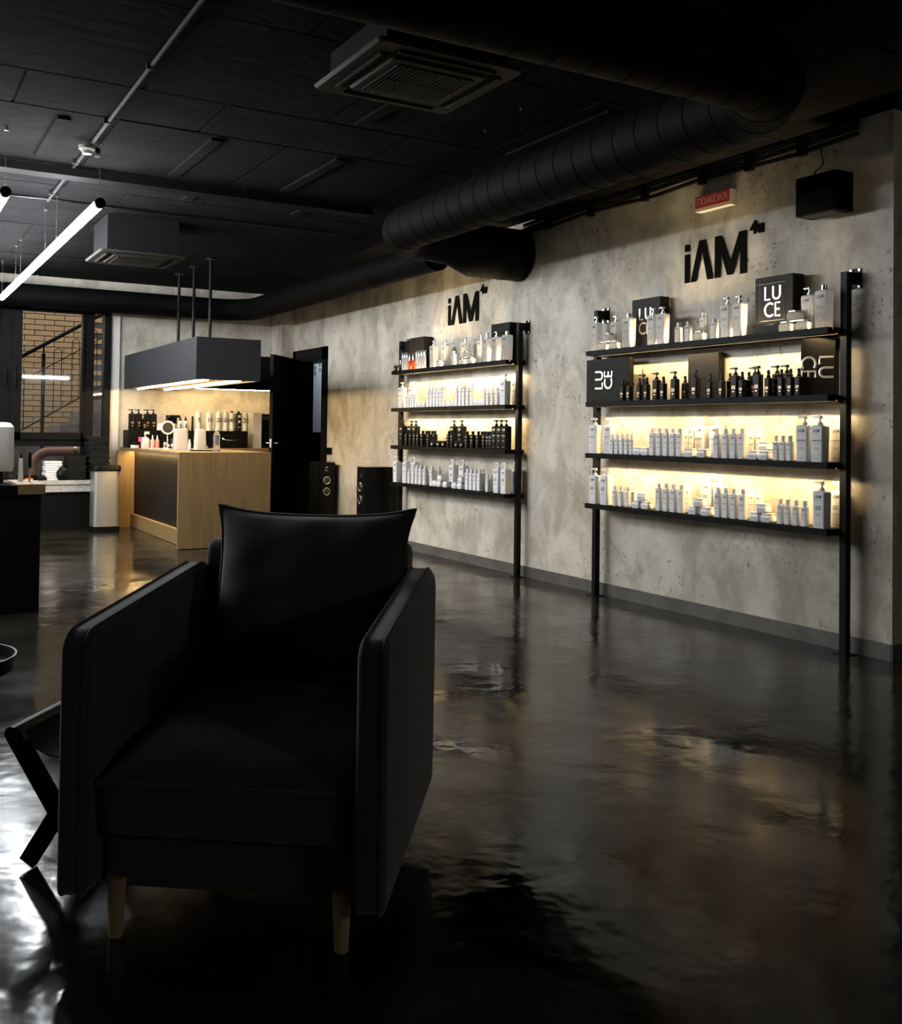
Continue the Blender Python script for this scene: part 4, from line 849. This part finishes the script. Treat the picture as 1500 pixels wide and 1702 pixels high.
def cushion(a, b, t_top, t_bot, nx=36, ny=36, pinch=0, crown=.5, noise_=.003, ear=0, flatside=0, seed=1):
    """two sided soft cushion in its own plane, returns MB and rim path"""
    rim = []; V = {}; M = MB(); idx = {}
    def edge(s, t):
        x = a*s*(1-pinch*(1-t*t)); y = b*t*(1-pinch*(1-s*s)); k = ear*(abs(s)**6)*(abs(t)**6); return x*(1+k), y*(1+k)
    def th(s, t):
        f_ = max(0, (1-abs(s)**3.2)*(1-abs(t)**3.2)); return f_**crown
    for side in (1, -1):
        for i in range(nx+1):
            for j in range(ny+1):
                s = -1+2*i/nx; t = -1+2*j/ny; x, y = edge(s, t)
                w = noise_*(math.sin(9*s+seed)+math.sin(11*t+2*seed)*math.cos(7*s))+noise_*.8*math.sin(23*(s+t)+seed)*abs(s*t)
                z = th(s, t)*((t_top if side > 0 else -t_bot)+side*w)
                M.v.append((x, y, z)); idx[side, i, j] = len(M.v)-1
    for side in (1, -1):
        for i in range(nx):
            for j in range(ny):
                q = (idx[side, i, j], idx[side, i+1, j], idx[side, i+1, j+1], idx[side, i, j+1]); M.f.append(q if side > 0 else tuple(reversed(q)))
    for i in range(nx+1): rim.append(edge(-1+2*i/nx, -1))
    for j in range(1, ny+1): rim.append(edge(1, -1+2*j/ny))
    for i in range(nx-1, -1, -1): rim.append(edge(-1+2*i/nx, 1))
    for j in range(ny-1, 0, -1): rim.append(edge(-1, -1+2*j/ny))
    return M, rim
# seat cushion: boxed sides with a crowned top
st_o = (0, .285, .0)
seat = MB(); prof = [(.242, .565, .60, .03), (.248, .585, .625, .035), (.30, .594, .64, .04), (.345, .594, .64, .04), (.358, .585, .63, .04)]
seat.rr(prof, 0, .285, 4); so = seat.build('seat_cushion', 'velvet', ch, smooth=50)
top, rim = cushion(.293, .330, .075, .004, 30, 30, 0, .55, .0025, 0, 0, 4)
top.build('seat_top', 'velvet', so, (0, .295, .385), (math.radians(4.2), 0, 0), smooth=60)
MB().tube([(x, y+.295, .385+y*.0734) for x, y in rim], .005, 6, True).build('piping', 'velvet_piping', so)
pl, rim = cushion(.272, .236, .085, .085, 40, 36, .055, .55, .004, .06, 0, 2)
tilt = math.radians(74)
po = pl.build('back_cushion', 'velvet', ch, (.045, .535, .700), (tilt, 0, math.radians(-2)), smooth=60)
MB().tube([(x, y, 0) for x, y in rim], .006, 6, True).build('piping', 'velvet_piping', po)

# ------------------------------------------------------------------ folding stool and tray table behind the armchair
fsn = thing('folding_stool', 'black folding stool with crossed legs beside the armchair', 'stool', (.372, 2.855, 0), math.radians(-38))
def leg_bar(xa, za, xb, zb, y):
    d = Vector((xb-xa, 0, zb-za)).normalized(); n_ = Vector((-d.z, 0, d.x))*.022; P = [Vector((xa, y, za)), Vector((xb, y, zb))]
    ring = lambda p: [p-n_+Vector((0, -.011, 0)), p+n_+Vector((0, -.011, 0)), p+n_+Vector((0, .011, 0)), p-n_+Vector((0, .011, 0))]
    return MB().loft([ring(P[0]), ring(P[1])]).build('leg', 'black_metal', fsn, smooth=0)
for y in (0, .24):
    leg_bar(-.03, .352, .19, .013, y); leg_bar(.0, .013, .21, .352, y+.024)
for x in (-.03, .21): MB().cyl((x, -.02, .358), (x, .28, .358), .019, n=12).build('seat_rail', 'black_metal', fsn)
sg = [(-.03+k*.03, .372-.075*(1-((k-4)/4)**2)) for k in range(9)]
MB().loft([[(x, .0, z), (x, .26, z), (x, .26, z+.004), (x, .0, z+.004)] for x, z in sg]).build('seat', 'canvas', fsn)
tt = thing('tray_table', 'small round black tray table cut off by the left picture edge', 'table', (.185, 3.30, 0))
MB().lathe([(.001, .44), (.205, .44), (.21, .45), (.215, .485), (.209, .485), (.203, .452), (.001, .450)], 40).build('tray', 'black_metal', tt)
MB().cyl((0, 0, .012), (0, 0, .44), .014, n=14).build('pole', 'black_metal', tt); MB().lathe([(.12, 0), (.12, .008), (.02, .014)], 28).build('foot', 'black_metal', tt)
